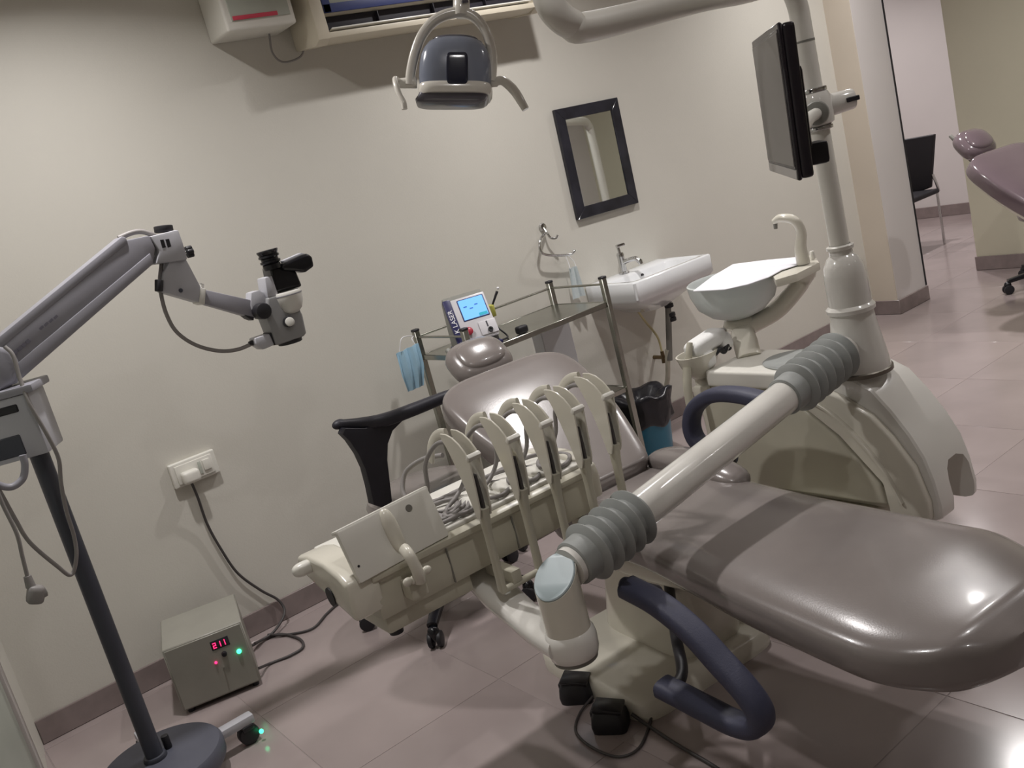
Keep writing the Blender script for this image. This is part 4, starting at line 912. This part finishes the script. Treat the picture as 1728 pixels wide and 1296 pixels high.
hk_ = [dat(682, 926, Y=1.99), dat(690, 936, Y=1.965), dat(699, 952, Y=1.955), dat(706, 968, Y=1.955), dat(709, 980, Y=1.965)]
hh = dpart('handle', sweep(B(), hk_, sup(.014, .013, 2.6, 16), 6), 'plastic_cream', 'curved cream handle')
for u, v in ((688, 982), (720, 962)): dpart('handle_lug', ball(B(), dat(u, v, Y=1.965), .011, 1.2, .8, 1, 16), 'plastic_cream', None, hh)
for u, v in ((697, 979), (713, 966)): dpart('handle_lug', ball(B(), dat(u, v, Y=1.965), .010, .8, .8, 1.1, 14), 'plastic_cream', None, hh)
dpart('handle_bracket', box(B(), dat(700, 990, Y=1.995), (.05, .05, .05), .01, 2), 'plastic_beige', None, hh)
# five holder hoops
def hoop(x, yb):
    t = None
    arc = []
    y0, z0 = -.115 + yb, .915
    # side plates: outline in (y, z)
    top = [(-.122, .928), (-.112, .950), (-.092, .970), (-.066, .985), (-.040, .991), (-.012, .990)]
    low = [(-.012, .975), (-.026, .955), (-.040, .925), (-.053, .89), (-.066, .85), (-.078, .80), (-.082, .775), (-.100, .775), (-.110, .80), (-.116, .85)]
    h_ = None
    for sg in (-1, 1):
        b_ = prism(B(), [(a + yb, c) for a, c in top + low], .0045, yzM(x + sg * .0155), .0012, 1)
        o = dpart('hoop_plate', b_, 'plastic_cream', None, h_)
        if h_ is None:
            h_ = o; o.name = 'holder_hoop'; o['label'] = 'arched cream instrument holder'
    dpart('nose', box(B(), (x, -.118 + yb, .936), (.038, .013, .018), .004, 2, rot=rotm(40)), 'plastic_white', None, h_)
    dpart('arch', sweep(B(), [(x, -.014 + yb, .985), (x, .02 + yb, .980), (x, .055 + yb, .965), (x, .09 + yb, .935), (x, .115 + yb, .895)], sup(.014, .0055, 3, 14), 6, (1, 0, 0)), 'plastic_cream', None, h_)
    dpart('cradle', sweep(B(), [(x, -.092 + yb, .885), (x, -.094 + yb, .83), (x, -.092 + yb, .79)], sup(.0125, .006, 2.5, 12), 4, (1, 0, 0)), 'cable_dark', 'dark slot insert', h_)
    dpart('stem', sweep(B(), [(x, -.094 + yb, .80), (x, -.090 + yb, .775), (x, -.086 + yb, .72), (x, -.083 + yb, .64), (x, -.080 + yb, .565)], sup(.0175, .012, 3.5, 16), 6, (1, 0, 0), [1.05, .95, .72, .70, .75]), 'plastic_beige', None, h_)
    return h_
HX = [.330, .450, .555, .660, .765]
for x in HX: hoop(x, 0.0)
dpart('pivot_rail', cyl(B(), (.325, -.080, .566), (.77, -.080, .566), .009, .009, 18, .003), 'plastic_beige')
for x in (.36, .66): dpart('rail_bracket', box2(B(), (x, -.09, .57), (x + .03, .04, .605), .005), 'plastic_beige')
# hoses lying on the tray
random.seed(3)
for k, x in enumerate(HX):
    e = [(x, -.09, .87), (x, -.05, .945), (x - .01, .02, .960), (x - .03, .085, .905), (x - .03, .12, .82), (x - .06, .13, .775), (x - .12, .10, .757 + .004 * k), (x - .15, .05, .756 + .004 * k), (x - .09, .03, .756), (x - .03, .09, .757), (x - .10, .17, .757 + .003 * k), (max(.17, x - .26), .20, .757)]
    dpart('hose', tube(B(), e, .0062, 8, 10), 'cable_grey', 'grey instrument hose')
for k in range(4): dpart('hose', tube(B(), [(.22 + .02 * k, .06 + .03 * k, .756), (.28 + .02 * k, .03 + .02 * k, .758), (.36 + .01 * k, .05 + .03 * k, .757), (.40, .12, .758), (.36, .20, .757), (.26, .22 - .02 * k, .757)], .006, 8, 10), 'cable_grey', 'coiled grey hose')
dpart('hose_clip', box2(B(), (.24, .17, .748), (.32, .25, .79), .008), 'cream_tape', 'cream hose clip')
dpart('hose', tube(B(), [(.28, .21, .775), (.29, .25, .81), (.32, .26, .85), (.36, .22, .875), (.385, .15, .885)], .007, 8, 10), 'cable_grey')
for k in range(3): dpart('tray_dish', sellip(B(), Matrix.Translation((.42 + .11 * k, .10, .752)), .048, .075, .013, 3, 3), 'plastic_white', 'white rounded tray insert')
# under-tray link and elbow
dpart('link_arm', sweep(B(), [(.37, .16, .575), (.36, .08, .555), (.352, -.02, .525), (.345, -.12, .500), (.34, -.22, .485), (.34, -.30, .480)], sup(.045, .024, 3, 20), 6, (0, 0, 1), [.8, 1.0, 1.1, 1.0, 1.1, 1.2]), 'enamel', 'curved cream link arm')
EL = dloc((1.142, 1.715, 0)); ELx, ELy = EL.x, EL.y
dpart('elbow_collar', lathe(B(), [(.050, .440), (.058, .446), (.062, .46), (.063, .49), (.060, .505), (.053, .513)], (ELx, ELy, 0), n=40), 'enamel', 'glossy cream elbow collar')
dpart('elbow_ring', lathe(B(), [(.045, .432), (.054, .434), (.052, .442)], (ELx, ELy, 0), n=32), 'pvc_grey')
T0, T1 = dloc(at(960, 958, Y=1.715)), dloc(at(1425, 590, Y=1.775)); TD = (T1 - T0).normalized(); TL = (T1 - T0).length
eb = B(); n = 40; ra = []; rb = []
for i in range(n):
    a = 2 * math.pi * i / n; x_, y_ = .054 * math.cos(a), .054 * math.sin(a)
    ra.append(V((ELx + x_, ELy + y_, .50))); rb.append(V((ELx + x_, ELy + y_, .645 + .62 * x_ + .25 * y_)))
loft(eb, [ra, rb]); dpart('elbow', eb, 'plastic_cream', 'mitred cream elbow')
cp_ = B(); r0 = [V((ELx, ELy, 0)) + V((q.x - ELx, q.y - ELy, q.z)) * 1.0 for q in rb]
cn = V((ELx, ELy, .645)); up_ = V((-.62, -.25, 1)).normalized()
loft(cp_, [[cn + (q - cn) * .97 - up_ * .002 for q in rb], [cn + (q - cn) * .97 + up_ * .004 for q in rb], [cn + (q - cn) * .93 + up_ * .006 for q in rb]])
dpart('elbow_cap', cp_, 'pale_blue', 'pale blue slanted cap')
dpart('arm_tube', cyl(B(), T0, T1, .0485, .0485, 40), 'enamel', 'thick glossy white arm tube')
def bellows(s0, s1, nf, flip=False):
    pr = []; L_ = s1 - s0
    pr.append((.051, 0)); pr.append((.056, .003)); pr.append((.057, L_ * .10))
    st = L_ * .12; pitch = (L_ * .84) / nf
    for k in range(nf):
        z = st + k * pitch
        pr += [(.057, z), (.0575, z + pitch * .40), (.073, z + pitch * .60), (.0765, z + pitch * .68), (.0755, z + pitch * .76), (.061, z + pitch * .84)]
    pr += [(.058, L_ - .004), (.052, L_)]
    if flip: pr = [(r, L_ - z) for r, z in reversed(pr)]
    return lathe(B(), pr, T0 + TD * s0, TD, 44)
dpart('bellows', bellows(.015, .255, 5), 'bellows', 'grey ribbed rubber bellows at the tray end', None, 30)
dpart('bellows', bellows(TL - .34, TL - .02, 6), 'bellows', 'grey ribbed rubber bellows at the post end', None, 30)

# ================================================================== OPERATOR STOOL
st = thing('operator_stool', 'taupe operator stool with black curved arm support behind the instrument tray', 'stool', (1.60, 3.12, 0))
SC = V((1.60, 3.14, 0))
part(st, 'seat', lathe(B(), [(.0, .425), (.19, .425), (.215, .44), (.222, .468), (.21, .492), (.17, .503), (.08, .498), (0, .496)], SC, n=44), 'vinyl')
part(st, 'gas_lift', cyl(B(), SC + V((0, 0, .10)), SC + V((0, 0, .43)), .026, .026, 20), 'chrome')
for k in range(5):
    a = math.radians(-134 + 72 * k); d = V((math.cos(a), math.sin(a), 0))
    lg = part(st, 'leg', sweep(B(), [SC + d * .03 + V((0, 0, .115)), SC + d * .15 + V((0, 0, .105)), SC + d * .34 + V((0, 0, .082))], sup(.026, .018, 3.5, 14), 5, (0, 0, 1), [1.2, 1.0, .75]), 'black_gloss')
    e = SC + d * .345; s_ = V((-d.y, d.x, 0))
    cb_ = B()
    for sg in (-1, 1): cyl(cb_, e + s_ * (sg * .008) + V((0, 0, .030)), e + s_ * (sg * .026) + V((0, 0, .030)), .030, .030, 22, .005)
    part(lg, 'castor', cb_, 'rubber_black', 'black twin wheel castor')
    part(lg, 'castor_hood', sellip(B(), Matrix.Translation(e + V((0, 0, .052))), .022, .022, .03, 2.4, 2.4), 'black_gloss')
# T shaped arm: blade + curved bar
arx = [at(572, 716, Y=3.10), at(610, 714, Y=3.08), at(650, 708, Y=3.04), at(700, 690, Y=2.99), at(745, 672, Y=2.96), at(772, 662, Y=2.95)]
part(st, 'arm_support', sweep(B(), arx, sup(.024, .020, 2.8, 18), 6, (0, 0, 1), [.8, 1.0, 1.2, 1.15, 1.05, .95]), 'arm_black', 'black padded support bar')
part(st, 'arm_tip', ball(B(), arx[0], .021, 1.3, .9, .85, 16), 'arm_black')
bl = [(578, 722), (610, 722), (655, 714), (702, 694), (676, 708), (658, 726), (650, 748), (649, 775), (653, 810), (657, 845), (642, 856), (626, 850), (620, 820), (612, 790), (601, 766), (586, 744), (574, 732)]
part(st, 'arm_blade', prism(B(), [(q.x, q.z) for q in (at(u, v, Y=3.07) for u, v in bl)], .045, xzM(3.07), .012, 3), 'arm_black', 'flat black arm blade')
part(st, 'arm_mount', box2(B(), (1.40, 3.06, .40), (1.56, 3.11, .435), .008), 'rubber_black')
rs = dup(st, (6.20, 2.85, 0), 200, 'taupe stool with black castors at the right edge by the second chair', None)

# ================================================================== FAR ROOM CHAIR
fc_ = thing('visitor_chair', 'black visitor chair with chrome legs standing in the next room', 'chair', (7.85, 4.6, 0))
bkp = [at(u, v, X=7.7) for u, v in ((1520, 236), (1578, 226), (1572, 316), (1556, 322), (1530, 326))]
part(fc_, 'backrest', prism(B(), [(q.y, q.z) for q in bkp], .04, yzM(7.7), .012, 3), 'rubber_black')
part(fc_, 'seat', box2(B(), (7.26, 4.42, .44), (7.70, 4.86, .48), .015, 3), 'rubber_black')
for x in (7.28, 7.69):
    for y in (4.44, 4.84): part(fc_, 'leg', cyl(B(), (x, y, .0), (x, y, .45), .011, .011, 12), 'chrome')
part(fc_, 'back_frame', tube(B(), [(7.72, 4.44, .45), (7.70, 4.44, .52), (7.70, 4.46, .6)], .011), 'chrome')
part(fc_, 'back_frame', tube(B(), [(7.72, 4.84, .45), (7.70, 4.84, .52), (7.70, 4.82, .6)], .011), 'chrome')

# ================================================================== THINGS SEEN ONLY IN THE MIRROR
ua = thing('lamp_post', 'white lamp post of the second unit, reflected in the mirror', 'lamp post', (5.71, 1.20, 0))
part(ua, 'post', tube(B(), [(5.71, 1.20, 0), (5.71, 1.20, 1.0), (5.71, 1.20, 1.62), (5.68, 1.22, 1.70), (5.61, 1.26, 1.74), (5.36, 1.40, 1.76), (5.06, 1.57, 1.78)], .035, 6, 18), 'plastic_white')
part(ua, 'foot', lathe(B(), [(.12, 0), (.12, .03), (.05, .06)], (5.71, 1.20, 0), n=28), 'plastic_cream')
S('wall_pilaster', box2(B(), (6.45, -.75, 0), (6.66, .06, CEIL), 0), 'wall_white', 'white pilaster on the right wall seen in the mirror', 'pilaster')
solo('wall_poster', box2(B(), (6.440, -.22, 1.30), (6.448, -.02, 1.62), .001, 1), 'poster', 'pale blue poster on the white pilaster, reflected in the mirror', 'poster', org=(6.444, -.12, 1.30))
